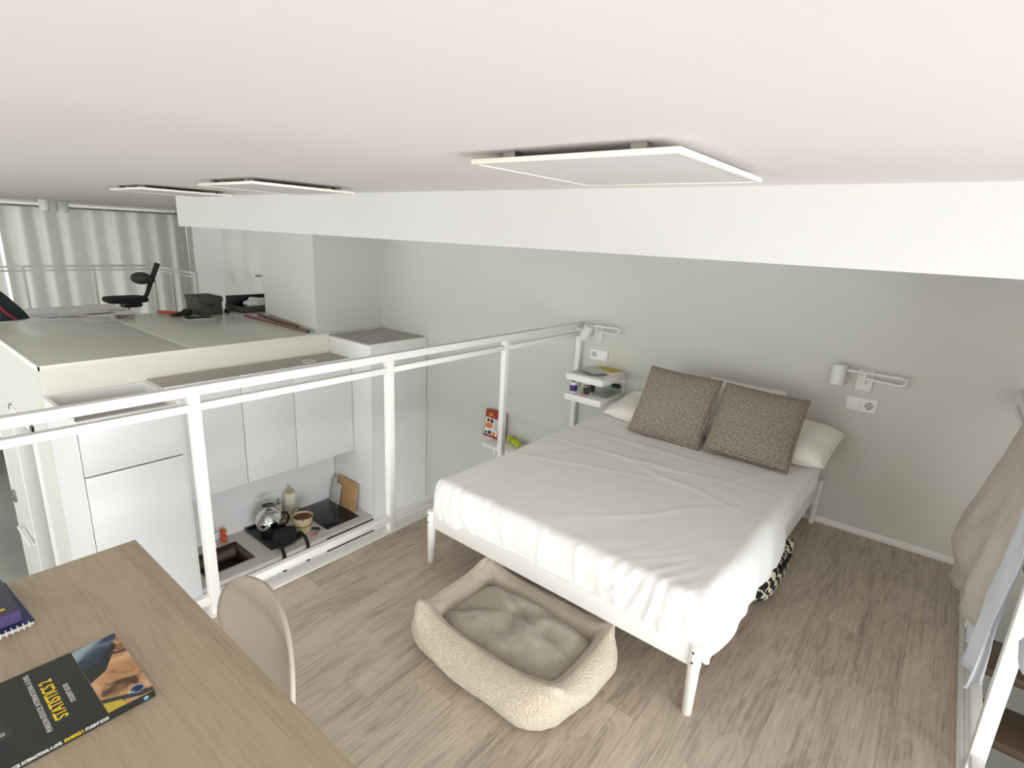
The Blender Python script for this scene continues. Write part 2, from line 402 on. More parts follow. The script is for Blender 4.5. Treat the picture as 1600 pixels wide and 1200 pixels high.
def window_wall(name, x0, x1, wy0, wy1, wz0, wz1, y0, y1, mat):
    m = MB().box((x0, y0, ZL), (x1, wy0, ZC)).box((x0, wy1, ZL), (x1, y1, ZC)).box((x0, wy0, ZL), (x1, wy1, wz0)).box((x0, wy0, wz1), (x1, wy1, ZC))
    return struct(m.build(name, mat))
window_wall('wall_right', 4.2, 4.35, -2.6, 2.4, -1.05, 1.75, -3.2, 4.1, 'kitchen_wall_paint')
window_wall('wall_left', -13.95, -13.8, 0.4, 4.9, -1.8, 1.945, -3.2, 5.2, 'wall_paint')
def window(name, x, y0, y1, z0, z1, n):
    t = bpy.data.objects.new(name, None); COL.objects.link(t); t.location = (x, (y0+y1)/2, z0); t['kind'] = 'structure'
    w = (y1-y0)/n
    fr = MB().box((x-.03, y0, z0), (x+.03, y1, z0+.05)).box((x-.03, y0, z1-.05), (x+.03, y1, z1))
    for k in range(n+1):
        yy = min(max(y0+k*w, y0+.025), y1-.025); fr.box((x-.03, yy-.025, z0+.05), (x+.03, yy+.025, z1-.05))
    fr.build('window_frame', 'white_metal', t)
    for k in range(n):
        MB().box((x-.004, y0+k*w+.025, z0+.05), (x+.004, y0+(k+1)*w-.025, z1-.05)).build('pane', 'window_glass', t)
window('window_1', 4.275, -2.6, 2.4, -1.05, 1.75, 4)
def window_y(name, y, x0, x1, z0, z1, n):
    t = bpy.data.objects.new(name, None); COL.objects.link(t); t.location = ((x0+x1)/2, y, z0); t['kind'] = 'structure'
    w = (x1-x0)/n
    fr = MB().box((x0, y-.03, z0), (x1, y+.03, z0+.05)).box((x0, y-.03, z1-.05), (x1, y+.03, z1))
    for k in range(n+1):
        xx = min(max(x0+k*w, x0+.025), x1-.025); fr.box((xx-.025, y-.03, z0+.05), (xx+.025, y+.03, z1-.05))
    fr.build('window_frame', 'white_metal', t)
    for k in range(n):
        MB().box((x0+k*w+.025, y-.004, z0+.05), (x0+(k+1)*w-.025, y+.004, z1-.05)).build('pane', 'window_glass', t)
window_y('window_3', -3.25, -10.5, -5.5, -.9, 1.7, 4)
window_y('added_window_4', -3.25, -4.6, -1.4, -.4, 1.7, 3)  # unseen window, added as the opening for the rear fill lamp
window('window_2', -13.875, 0.4, 4.9, -1.8, 1.945, 4)
# the enclosed block under the platform, with its doorway on the narrow side
XB, XP = -7.2, -4.97
struct(MB().box((-5.48, 0.82, ZL), (XP, 1.02, 0.655)).box((XB, 0.82, ZL), (-6.30, 1.02, 0.655)).box((-6.30, 0.82, 0.11), (-5.48, 1.02, 0.655)).build('wall_platform_side', 'wall_paint'))
pb = struct(MB().box((XB, 1.02, ZL), (XP, 4.2, 0.655)).box((XP-.004, .82, ZL), (XP+.001, 1.02, .655)).build('wall_platform', 'platform_face'))
for y0, y1 in ((0.835, 1.845), (1.857, 2.965), (2.975, 4.2)):
    box('platform_panel', (XB, y0, 0.655), (XP-0.012, y1, 0.69), 'platform_top', pb, 0.002)
box('edge_strip', (XP-0.012, 0.82, 0.655), (XP+0.004, 3.165, 0.692), 'platform_face', pb, 0.002)
box('edge_strip', (XB, 0.817, 0.655), (XP+0.004, 0.835, 0.694), 'joint_white', pb, 0.002)
box('joint_strip', (XB, 1.845, 0.66), (XP-0.012, 1.857, 0.6915), 'joint_white', pb)
box('joint_strip', (XB, 2.965, 0.66), (XP-0.012, 2.975, 0.6915), 'joint_white', pb)
d1 = bpy.data.objects.new('door_1', None); COL.objects.link(d1); d1.location = (-5.89, 0.9, ZL); d1['kind'] = 'structure'
MB().box((-6.30, 0.80, ZL), (-6.25, 0.95, 0.11)).box((-5.53, 0.80, ZL), (-5.48, 0.95, 0.11)).box((-6.30, 0.80, 0.06), (-5.48, 0.95, 0.11)).build('door_frame', 'white_lacquer', d1, 0.003)
dl = box('door_leaf', (-6.25, 0.96, ZL+.01), (-5.53, 1.0, 0.06), 'doorway_shade_grey', d1, 0.003)  # closed leaf stands in for a dark opening; its grey carries the shade
MB().tube([(-5.62, 0.955, -1.05), (-5.62, 0.91, -1.05), (-5.74, 0.91, -1.05)], 0.009).build('door_handle', 'steel', dl)
sbox('trim_4', (-7.205, 0.81, ZL), (-7.13, 0.825, 0.655), 'white_metal', 0.002)
sbox('wall_shade_blocker', (1.40, 1.75, ZL), (1.52, YW, ZC), 'kitchen_wall_paint')  # unseen wall added to keep window light off the bed wall's right end
d2 = bpy.data.objects.new('door_2', None); COL.objects.link(d2); d2.location = (-8.85, 4.2, -.22); d2['kind'] = 'structure'
MB().box((-9.62, 4.175, -.22), (-9.55, 4.2, 1.80)).box((-8.15, 4.175, -.22), (-8.08, 4.2, 1.80)).box((-9.55, 4.175, 1.73), (-8.15, 4.2, 1.80)).build('door_frame', 'white_lacquer', d2, 0.002)
for a_, b_ in ((-9.55, -8.852), (-8.848, -8.15)):
    dl = box('door_leaf', (a_, 4.18, -.21), (b_, 4.2, 1.73), 'gloss_white', d2, 0.002)
MB().tube([(-8.40, 4.18, .98), (-8.40, 4.13, .98), (-8.28, 4.13, .98)], .011).build('door_handle', 'steel', dl)
# baseboard behind the bed
sbox('baseboard_back', (-2.335, YW-0.014, 0.0), (0.325, YW, 0.045), 'white_lacquer', 0.003)
# far mezzanine behind the platform
sbox('floor_mezzanine', (-12.8, 0.95, -0.42), (XB-0.02, 4.19, -0.22), 'concrete')

# ================================================================== HEATING PANELS, DOWNLIGHTS
def heat_panel(x0, y0, x1, y1, label):
    cx, cy = (x0+x1)/2, (y0+y1)/2
    t = thing('ceiling_panel', label, 'ceiling panel', (cx, cy, ZC-0.005), 0, 'slim panels hung under the ceiling')
    b = 0.016
    MB().box((x0+b, y0+b, 1.929), (x1-b, y1-b, 1.939)).build('panel_sheet', 'heat_panel', t)
    f = MB().box((x0, y0, 1.927), (x1, y0+b, 1.940)).box((x0, y1-b, 1.927), (x1, y1, 1.940)).box((x0, y0+b, 1.927), (x0+b, y1-b, 1.940)).box((x1-b, y0+b, 1.927), (x1, y1-b, 1.940))
    f.build('panel_frame', 'heat_frame', t, 0.0015)
    for u in (0.15, 0.78):
        for v in (y0+.03, y1-.06):
            px = x0+(x1-x0)*u
            MB().box((px, v, 1.940), (px+.04, v+.03, ZC)).build('bracket', 'steel', t)
heat_panel(-1.112, 1.170, -0.512, 1.775, 'white heating panel on the ceiling right above the bed, largest in view')
heat_panel(-3.32, 1.35, -2.72, 1.93, 'white ceiling panel between the other two, hanging over the kitchen gap')
heat_panel(-4.87, 1.38, -4.27, 1.97, 'white ceiling panel farthest off, hanging nearest the grey curtain')
for i, (x_, y_, lab) in enumerate(((-11.55, 2.36, 'small white cylinder spotlight, leftmost of three by the curtain top'), (-11.75, 2.50, 'small white cylinder spotlight, middle of three by the curtain top'), (-11.95, 2.69, 'small white cylinder spotlight, rightmost of three by the curtain top'))):
    t = thing('ceiling_spotlight', lab, 'spotlight', (x_, y_, ZC-.17), 0, 'white ceiling spotlights')
    MB().lathe([(.05, 0), (.07, .004), (.072, .02), (.072, .15), (.066, .158)], (x_, y_, ZC-.17), 20).build('housing', 'white_metal', t)
    MB().lathe([(.074, .155), (.08, .16), (.08, .17)], (x_, y_, ZC-.17), 20).build('ceiling_plate', 'white_metal', t)
    MB().lathe([(.001, 0.004), (.045, -.001), (.04, -.004)], (x_, y_, ZC-.17), 20).build('lens', 'shade_white', t)

# ================================================================== CURTAIN
def curtain(y0, y1, x, z0, z1, label, ph):
    n = int((y1-y0)/0.012)
    def fn(u, v):
        y = y0+(y1-y0)*u
        z = z0+(z1-z0)*v
        a = 0.085*(1-0.35*v)*(1+.35*nz(y*.9, 7+ph))
        k = 2*PI*(y+0.10*nz(y*1.3, ph))/0.36
        w_ = math.sin(k+ph+0.5*(1-v)*nz(y*2, 3+ph))
        return (x + a*w_ + 0.015*nz(y*6, ph, v), y + 0.03*(1-v)*nz(y*3, v*1.5, ph), z)
    t = thing('curtain', label, 'curtain', (x, (y0+y1)/2, z0))
    MB().grid(fn, n, 14).build('fabric', 'curtain', t, ang=180)
    MB().box((x-.03, y0, z1-.005), (x+.03, y1, z1+.03)).build('header_tape', 'curtain', t)
curtain(0.3, 2.02, -13.42, -2.0, 1.86, 'grey pleated curtain panel at the far left edge of the window', 0.3)
curtain(2.06, 5.09, -13.40, -2.0, 1.86, 'wide grey pleated curtain with backlit folds behind the far railing', 1.4)
rail = thing('curtain_rail', 'slim white track along the ceiling above the grey curtains', 'curtain rail', (-13.4, 2.6, ZC))
MB().box((-13.43, 0.3, ZC-.03), (-13.37, 5.05, ZC)).build('track', 'white_metal', rail)
gm = MB().box((-.01, -.005, -.022), (.01, .005, .022)).mesh('glider'); gm.materials.append(MATS['white_metal'])
for k in range(32):
    g = bpy.data.objects.new('glider', gm); COL.objects.link(g); g.parent = rail; g.location = (0, .405+k*.15-2.6, -.052)

# ================================================================== RAILINGS
def railing(label, x, y_posts, y0, y1, ztop, zfloor, name='railing', w=0.042):
    t = thing(name, label, 'railing', (x, (y0+y1)/2, zfloor))
    h = w/2
    for y in y_posts: box('post', (x-h, y-h, zfloor+.004), (x+h, y+h, ztop-.04), 'white_metal', t, 0.002)
    box('top_rail', (x-h, y0, ztop-.04), (x+h, y1, ztop), 'white_metal', t, 0.002)
    ys = [y0]+list(y_posts)+[y1]
    for a, b in zip(ys[:-1], ys[1:]):
        if b-a < .08: continue
        box('mid_rail', (x-.016, a+h, ztop-.108), (x+.016, b-h, ztop-.076), 'white_metal', t, 0.002)
        if zfloor > -.1: box('bottom_rail', (x-.018, a+h, zfloor+.062), (x+.018, b-h, zfloor+.102), 'white_metal', t, 0.002)
    return t
railing('white metal railing along the loft edge between the desk and the bed wall', XR-.005, (-2.18, -1.165, -0.15, 0.865, 1.88, 2.895, 3.862), -3.19, 3.884, 1.085, 0.0)
railing('white metal railing along the stair edge with garments hung over it', 0.366, (0.15, 1.165, 2.215, 3.23), 0.1, 3.86, 1.085, 0.0, 'railing', 0.045)
fr = railing('thin white railing before the grey curtain beyond the platform', -12.7, (1.14, 2.154, 3.165, 4.155), 1.12, 4.176, 0.862, -0.22)
box('top_rail', (-12.68, 4.135, .822), (-10.7, 4.176, .862), 'white_metal', fr, 0.002)
box('mid_rail', (-12.68, 4.14, .754), (-10.74, 4.172, .786), 'white_metal', fr, 0.002)
for x_ in (-11.75, -10.72): box('post', (x_-.021, 4.134, -.216), (x_+.021, 4.176, .822), 'white_metal', fr, 0.002)

# ================================================================== KITCHEN
XF = -4.27
# fridge housing
t = thing('fridge_cabinet', 'tall white cabinet with two stacked plain doors behind the desk', 'cabinet', (-4.6, 1.15, ZL))
c = MB().box((-4.95, .82, ZL), (-4.29, .845, .47)).box((-4.95, 1.455, ZL), (-4.29, 1.478, .47)).box((-4.965, .82, ZL), (-4.95, 1.478, .47)).box((-4.95, .845, .36), (-4.29, 1.455, .38)).box((-4.95, .845, ZL), (-4.30, 1.455, ZL+.1)).box((-4.31, .845, .38), (-4.29, 1.455, .44))
c.build('carcass', 'white_laminate', t)
box('top_panel', (-4.94, .85, .381), (-4.315, 1.45, .39), 'grey_top', t)
box('dust_strip', (-4.63, .85, .39), (-4.60, 1.45, .455), 'white_laminate', t)
box('door', (-4.29, .848, .052), (XF, 1.452, .44), 'white_laminate', t, 0.0015)
box('door', (-4.29, .848, ZL+.1), (XF, 1.452, .042), 'white_laminate', t, 0.0015)
# wall cupboards
labs = ('white wall cupboard next to the tall two-door cabinet', 'white wall cupboard in the middle above the kettle', 'white wall cupboard above the black hob')
for (y0, y1), lab in zip(((1.480, 2.052), (2.055, 2.530), (2.533, 3.162)), labs):
    t = thing('wall_cupboard', lab, 'cupboard', (-4.78, (y0+y1)/2, -.497), 0, 'row of white wall cupboards')
    box('carcass', (-4.965, y0+.002, -.495), (-4.61, y1-.002, .478), 'white_laminate', t)
    box('door', (-4.608, y0+.002, -.497), (-4.588, y1-.002, .492), 'white_laminate', t, 0.0015)
    box('top_board', (-4.96, y0+.001, .478), (-4.612, y1-.001, .488), 'grey_top', t)
    if y0 > 2.5:
        MB().lathe([(.052, .488), (.062, .488), (.062, .496), (.052, .496), (.052, .488)], (-4.715, 2.775, 0), 28, False).build('vent_ring', 'white_metal', t)
# tall end cabinet
t = thing('tall_cabinet', 'tall plain white end cabinet in the corner against the bed wall', 'cabinet', (-4.6, 3.53, ZL))
box('carcass', (-4.96, 3.168, ZL), (-4.292, YW-.004, .66), 'white_laminate', t, 0.001)
box('top_panel', (-4.96, 3.168, .66), (-4.292, YW-.004, .674), 'grey_top', t)
box('door', (-4.29, 3.185, ZL+.1), (XF, YW-.006, .674), 'white_laminate', t, 0.0015)
box('edge_strip', (-4.29, 3.168, ZL), (XF, 3.183, .674), 'white_laminate', t)
# base units
ZK = -1.15
def base_unit(y0, y1, lab, kind):
    t = thing('base_cabinet' if kind != 'oven' else 'oven', lab, 'cabinet' if kind != 'oven' else 'oven', (-4.63, (y0+y1)/2, ZL))
    MB().box((-4.95, y0, ZL+.1), (-4.935, y1, ZK-.045)).box((-4.935, y0, ZL+.1), (-4.33, y0+.018, ZK-.045)).box((-4.935, y1-.018, ZL+.1), (-4.33, y1, ZK-.045)).box((-4.935, y0+.018, ZL+.1), (-4.33, y1-.018, ZL+.118)).build('carcass', 'white_laminate', t)
    box('plinth', (-4.40, y0, ZL), (-4.385, y1, ZL+.1), 'steel', t)
    if kind == 'drawer':
        for a, b in ((ZL+.1, -1.62), (-1.615, -1.235)): box('drawer_front', (-4.33, y0+.002, a), (-4.286, y1-.002, b), 'white_laminate', t, 0.0015)
        box('grip_profile', (-4.335, y0+.002, -1.232), (-4.325, y1-.002, ZK-.045), 'steel', t)
    else:
        box('oven_door', (-4.335, y0+.004, ZL+.12), (-4.28, y1-.004, -1.33), 'black_glass', t, 0.002)
        box('control_panel', (-4.335, y0+.004, -1.325), (-4.274, y1-.004, ZK-.030), 'oven_dark', t, 0.002)
        MB().tube([(-4.28, y0+.06, -1.37), (-4.25, y0+.06, -1.37), (-4.25, y1-.06, -1.37), (-4.28, y1-.06, -1.37)], .008).build('oven_handle', 'steel', t)
base_unit(1.480, 2.12, 'white base cabinet under the sink', 'drawer')
base_unit(2.125, 2.615, 'white base cabinet below the kettle and the black pouch', 'drawer')
base_unit(2.62, 3.163, 'dark built-in oven below the hob', 'oven')
# worktop with sink opening
SX0, SX1, SY0, SY1 = -4.81, -4.43, 1.56, 1.985
w = MB().box((-4.965, 1.479, ZK-.04), (SX0, 3.165, ZK)).box((SX1, 1.479, ZK-.04), (-4.29, 2.62, ZK)).box((SX1, 2.62, ZK-.028), (-4.29, 3.165, ZK)).box((SX0, 1.479, ZK-.04), (SX1, SY0, ZK)).box((SX0, SY1, ZK-.04), (SX1, 3.165, ZK))
t = thing('worktop', 'pale kitchen worktop carrying the sink, kettle and hob', 'worktop', (-4.63, 2.32, ZK-.04))
w.build('slab', 'worktop', t)
sbox('wall_splashback', (-4.969, 1.48, ZK+.001), (-4.959, 3.163, -.497), 'white_laminate')
t = thing('sink', 'square dark steel sink set in the pale worktop', 'sink', ((SX0+SX1)/2, (SY0+SY1)/2, ZK-.19))
s_ = MB(); a, b = (SX0+.002, SY0+.002), (SX1-.002, SY1-.002); zb = ZK-.185
s_.add([(a[0],a[1],ZK-.002),(b[0],a[1],ZK-.002),(b[0],b[1],ZK-.002),(a[0],b[1],ZK-.002),(a[0]+.012,a[1]+.012,zb),(b[0]-.012,a[1]+.012,zb),(b[0]-.012,b[1]-.012,zb),(a[0]+.012,b[1]-.012,zb)],
       [(0,1,5,4),(1,2,6,5),(2,3,7,6),(3,0,4,7),(4,5,6,7)])
s_.build('basin', 'sink_steel', t, thick=0.002)
rm = MB().box((SX0-.006,SY0-.006,ZK),(SX1+.006,SY0+.004,ZK+.0025)).box((SX0-.006,SY1-.004,ZK),(SX1+.006,SY1+.006,ZK+.0025)).box((SX0-.006,SY0+.004,ZK),(SX0+.004,SY1-.004,ZK+.0025)).box((SX1-.004,SY0+.004,ZK),(SX1+.006,SY1-.004,ZK+.0025))
rm.build('rim', 'steel', t)
MB().lathe([(.03, 0), (.036, .003), (.03, .005), (.012, .003)], (-4.62, 1.77, zb), 20).build('drain', 'chrome', t)
t = thing('tap', 'small chrome kitchen tap beside the sink', 'tap', (-4.88, 1.77, ZK))
MB().lathe([(.026, 0), (.026, .01), (.019, .014), (.019, .09)], (-4.88, 1.77, ZK), 18).build('tap_body', 'chrome', t)
MB().tube([(-4.88, 1.77, ZK+.085), (-4.87, 1.77, ZK+.11), (-4.80, 1.77, ZK+.125), (-4.70, 1.77, ZK+.12), (-4.69, 1.77, ZK+.10)], .011).build('spout', 'chrome', t)
MB().tube([(-4.88, 1.77, ZK+.09), (-4.88, 1.79, ZK+.12), (-4.88, 1.87, ZK+.13)], .007).build('lever', 'chrome', t)
t = thing('hob', 'black glass hob on the worktop beside the cutting boards', 'hob', (-4.665, 2.87, ZK))
box('glass_plate', (-4.945, 2.685, ZK), (-4.385, 3.062, ZK+.006), 'black_glass', t, 0.002)
for cx in (-4.80, -4.53):
    MB().lathe([(.085, .0062), (.088, .0062), (.088, .0066), (.085, .0066), (.085, .0062)], (cx, 2.873, ZK), 32, False).build('cooking_zone', 'oven_dark', t)
# drying tray
t = thing('drying_tray', 'black drying tray on the worktop under the kettle', 'tray', (-4.72, 2.3, ZK))
box('tray_base', (-4.94, 2.135, ZK), (-4.43, 2.44, ZK+.006), 'black_plastic', t, 0.002)
MB().box((-4.94,2.135,ZK+.006),(-4.43,2.147,ZK+.024)).box((-4.94,2.428,ZK+.006),(-4.43,2.44,ZK+.024)).box((-4.94,2.147,ZK+.006),(-4.928,2.428,ZK+.024)).box((-4.442,2.147,ZK+.006),(-4.43,2.428,ZK+.024)).build('tray_rim', 'black_plastic', t, 0.002)
# kettle
kx, ky, kz = -4.70, 2.27, ZK+.007
t = thing('kettle', 'shiny round steel kettle with black knob handle on the tray', 'kettle', (kx, ky, kz))
MB().lathe([(.06, 0), (.085, .0), (.088, .02), (.088, .05)], (kx, ky, kz), 28).build('base', 'black_plastic', t)
MB().lathe([(.088, .048), (.108, .075), (.122, .115), (.126, .15), (.118, .19), (.098, .222), (.07, .243), (.05, .25)], (kx, ky, kz), 32).build('body', 'chrome', t)
MB().lathe([(.052, .25), (.045, .258), (.02, .264), (.011, .27), (.011, .29)], (kx, ky, kz), 24).build('lid', 'chrome', t)
MB().tube([(kx-.03, ky-.045, kz+.30), (kx-.01, ky-.02, kz+.305), (kx+.01, ky+.02, kz+.305), (kx+.02, ky+.045, kz+.30)], [.012, .018, .018, .012]).build('knob', 'black_plastic', t)
MB().tube([(kx+.04, ky+.10, kz+.20), (kx+.05, ky+.15, kz+.19), (kx+.055, ky+.165, kz+.14), (kx+.05, ky+.15, kz+.08), (kx+.03, ky+.10, kz+.06)], .010).build('handle', 'black_plastic', t)
MB().cyl((kx+.06, ky-.09, kz+.14), (kx+.10, ky-.135, kz+.19), .026, .016).build('spout', 'chrome', t)
# soap dispensers
for i, (x_, y_, lab) in enumerate(((-4.91, 2.375, 'white pump bottle behind the kettle, the left one'), (-4.91, 2.475, 'white pump bottle at the wall right beside the paper roll'))):
    t = thing('pump_bottle', lab, 'bottle', (x_, y_, ZK), 0, 'pump bottles at the splashback')
    MB().lathe([(.03, 0), (.034, .01), (.034, .13), (.026, .155), (.014, .165)], (x_, y_, ZK), 20).build('bottle_body', 'paper_roll', t)
    MB().lathe([(.014, .165), (.014, .18), (.005, .183), (.005, .225)], (x_, y_, ZK), 12).tube([(x_, y_, ZK+.222), (x_+.035, y_, ZK+.226)], .005).build('pump', 'steel', t)
# paper towel
t = thing('paper_towel_roll', 'white paper towel roll on an upright wooden holder', 'paper roll', (-4.885, 2.585, ZK))
MB().lathe([(.075, 0), (.075, .012), (.07, .014)], (-4.885, 2.585, ZK), 24).build('holder_base', 'pale_wood', t)
MB().cyl((-4.885, 2.585, ZK+.01), (-4.885, 2.585, ZK+.335), .012).build('holder_rod', 'pale_wood', t)
MB().lathe([(.02, .016), (.058, .016), (.06, .02), (.06, .268), (.058, .272), (.02, .272), (.02, .016)], (-4.885, 2.585, ZK), 28, False).build('roll', 'paper_roll', t)
# canvas bucket bag
bx, by = -4.53, 2.515
t = thing('canvas_basket', 'cream round canvas basket with brown lining and cord handles', 'basket', (bx, by, ZK))
MB().lathe([(.065, 0), (.07, .005), (.095, .15), (.098, .17), (.093, .17), (.088, .15), (.062, .012), (.001, .012)], (bx, by, ZK), 28).build('basket_body', 'cream_canvas', t)
MB().lathe([(.087, .15), (.08, .12), (.05, .105), (.001, .10)], (bx, by, ZK), 24).build('lining', 'brown_leather', t)
MB().tube([(bx+.0985*math.cos(q*PI/14), by+.0985*math.sin(q*PI/14), ZK+.085+.0) for q in range(28)], .0045, 6, True).xf(Matrix.Translation((bx, by, 0)) @ Matrix.Diagonal((.87, .87, 1, 1)) @ Matrix.Translation((-bx, -by, 0))).build('cord_band', 'brown_leather', t)
for s in (-1, 1):
    MB().tube([(bx+s*.09, by-.05, ZK+.16), (bx+s*.10, by-.035, ZK+.20), (bx+s*.10, by, ZK+.215), (bx+s*.10, by+.035, ZK+.20), (bx+s*.09, by+.05, ZK+.16)], .005, 6).build('handle', 'brown_leather', t)
# black pouch with straps
t = thing('black_pouch', 'black zipped pouch with two straps hanging over the worktop edge', 'bag', (-4.44, 2.27, ZK+.0))
pm = Matrix.Translation((-4.425, 2.27, ZK+.085)) @ Matrix.Rotation(math.radians(8), 4, 'Z') @ Matrix.Rotation(math.radians(-14), 4, 'Y')
def superbox(a, b, c, e=5, n=20, m=12):
    vs = MB()
    def sp(v, p): return math.copysign(abs(v)**p, v)
    def fn(u, v):
        th = -PI+2*PI*u; ph = -PI/2+PI*v
        return (a*sp(math.cos(ph), 2/e)*sp(math.cos(th), 2/e), b*sp(math.cos(ph), 2/e)*sp(math.sin(th), 2/e), c*sp(math.sin(ph), 2/e))
    return vs.grid(fn, n, m)
superbox(.05, .115, .08, 4, 28, 16).xf(pm).build('pouch_body', 'black_fabric', t)
MB().tube([pm @ Vector((.042*math.cos(q)**1 if False else .02, .1*math.cos(q), .068*math.sin(q))) for q in [2*PI*k/24 for k in range(24)]], .052*.1, 6, True).build('zip', 'steel', t)
for y_ in (2.165, 2.40):
    MB().grid(lambda u, v, y_=y_: Vector((-4.40+.135*min(v*2, 1)+.012*math.sin(v*PI), y_-.016+.032*u, ZK+.1-.06*v-.34*max(0, v-.35))), 2, 14).build('strap', 'black_fabric', t, thick=0.006)
# orange scrub brush, knife
t = thing('dish_brush', 'small orange two-lobed dish brush at the splashback beside the sink', 'dish brush', (-4.88, 1.925, ZK))
MB().sphere((-4.885, 1.915, ZK+.035), (.034, .034, .035)).build('brush_head', 'orange_plastic', t)
MB().sphere((-4.90, 1.92, ZK+.098), (.03, .03, .022)).build('brush_knob', 'orange_plastic', t)
MB().cyl((-4.892, 1.917, ZK+.06), (-4.898, 1.92, ZK+.085), .012).build('brush_neck', 'orange_plastic', t)
t = thing('kitchen_knife', 'black handled knife lying between the basket and the hob', 'knife', (-4.45, 2.62, ZK))
MB().tube([(-4.50, 2.595, ZK+.012), (-4.44, 2.64, ZK+.012)], [.010, .012], 8).build('handle', 'black_plastic', t)
MB().box((-.0, -.012, 0), (.12, .012, .002)).xf(Matrix.Translation((-4.50, 2.60, ZK+.01)) @ Matrix.Rotation(math.radians(200), 4, 'Z')).build('blade', 'steel', t)
t = thing('scissors', 'small scissors with reddish handles lying in front of the hob', 'scissors', (-4.40, 2.585, ZK))
MB().tube([(-4.38, 2.55, ZK+.006), (-4.46, 2.655, ZK+.006)], .004, 6).tube([(-4.40, 2.54, ZK+.012), (-4.43, 2.66, ZK+.012)], .004, 6).build('blades', 'steel', t)
for p in ((-4.375, 2.545), (-4.405, 2.53)):
    MB().tube([(p[0]+.016*math.cos(q*PI/6), p[1]+.016*math.sin(q*PI/6), ZK+.009) for q in range(12)], .004, 6, True).build('finger_loop', 'pink_plastic', t)
# cutting boards leaning against the tall cabinet
def board(name, lab, mat, x0, x1, h, th, off, tilt, hole):
    t = thing(name, lab, 'cutting board', ((x0+x1)/2, 3.165-off, ZK))
    m = Matrix.Translation(((x0+x1)/2, 3.165-off, ZK+.001)) @ Matrix.Rotation(math.radians(-tilt), 4, 'X')
    w_ = (x1-x0)/2
    MB().box((-w_, -th, 0), (w_, 0, h)).xf(m).build('board', mat, t, 0.004)
    if hole: MB().box((-w_+.03, -th-.002, h), (-w_+.075, .0, h+.05)).xf(m).build('handle_tab', 'board_grey', t, 0.004)
board('cutting_board', 'wooden cutting board leaning on the tall cabinet beside the hob', 'cutting_wood', -4.86, -4.50, .30, .016, .075, 11, False)
board('cutting_board', 'small pale grey cutting board leaning in front of the wooden one', 'board_grey', -4.90, -4.74, .23, .010, .105, 11, True)

# ================================================================== ON THE PLATFORM
ZP = 0.6905
t = thing('storage_box', 'dark grey lidded storage box with handle slot on the platform', 'box', (-6.92, 2.76, ZP))
box('box_body', (-7.10, 2.63, ZP), (-6.735, 2.885, ZP+.165), 'charcoal', t, 0.003)
box('lid', (-7.11, 2.62, ZP+.15), (-6.725, 2.895, ZP+.21), 'charcoal', t, 0.004)
box('handle_slot', (-6.737, 2.715, ZP+.095), (-6.7335, 2.80, ZP+.13), 'black_plastic', t, 0.001)
t = thing('cable_bundle', 'tangled black headset and cables beside the grey storage box', 'cables', (-6.78, 2.52, ZP))
for k in range(9):
    rr = random.uniform(.03, .09); cx, cy = -6.80+random.uniform(-.06, .06), 2.465+random.uniform(-.05, .05)
    tl = random.uniform(0, 1.2)
    MB().tube([(cx+rr*.5*math.cos(q), cy+rr*math.sin(q), ZP+.012+.05*(1+math.sin(q+tl))*(.3+.1*k)*.6) for q in [2*PI*j/14 for j in range(14)]], .007, 6, True).build('cable_loop', 'black_plastic', t)
MB().sphere((-6.76, 2.50, ZP+.045), (.04, .06, .045)).build('ear_cup', 'black_plastic', t)
t = thing('red_marker', 'long red marker lying left of the tangled cables', 'marker', (-7.0, 2.42, ZP))
MB().tube([(-7.15, 2.33, ZP+.02), (-7.10, 2.36, ZP+.02), (-6.93, 2.47, ZP+.02)], [.012, .018, .018]).build('barrel', 'red_plastic', t)
MB().tube([(-6.93, 2.47, ZP+.02), (-6.88, 2.50, ZP+.018)], [.014, .006]).build('tip', 'black_plastic', t)
t = thing('tablet', 'dark flat tablet with pale rim lying before the storage box', 'tablet', (-6.55, 2.54, ZP))
m_ = Matrix.Translation((-6.55, 2.54, ZP)) @ Matrix.Rotation(math.radians(-4), 4, 'Z')
MB().box((-.09, -.14, 0), (.09, .14, .009)).xf(m_).build('case', 'board_grey', t, 0.002)
MB().box((-.088, -.138, .009), (.078, .128, .011)).xf(m_).build('screen', 'oven_dark', t)
for i, (a, b, lab) in enumerate((((-6.40, 2.985), (-5.08, 3.0), 'long brown wooden stick nearer the platform joint'), ((-6.42, 3.155), (-5.38, 3.055), 'long brown wooden stick closest to the column'))):
    d = Vector((b[0]-a[0], b[1]-a[1], 0)); ang = math.atan2(d.y, d.x)
    t = thing('wooden_stick', lab, 'stick', (a[0], a[1], ZP), ang, 'brown sticks by the column')
    MB().box((0, -.018, 0), (d.length, .018, .03)).build('stick_bar', 'slat_brown', t, 0.006, local=True)
    MB().box((d.length, -.016, .002), (d.length+.004, .016, .028)).build('end_cap', 'charcoal', t, local=True)
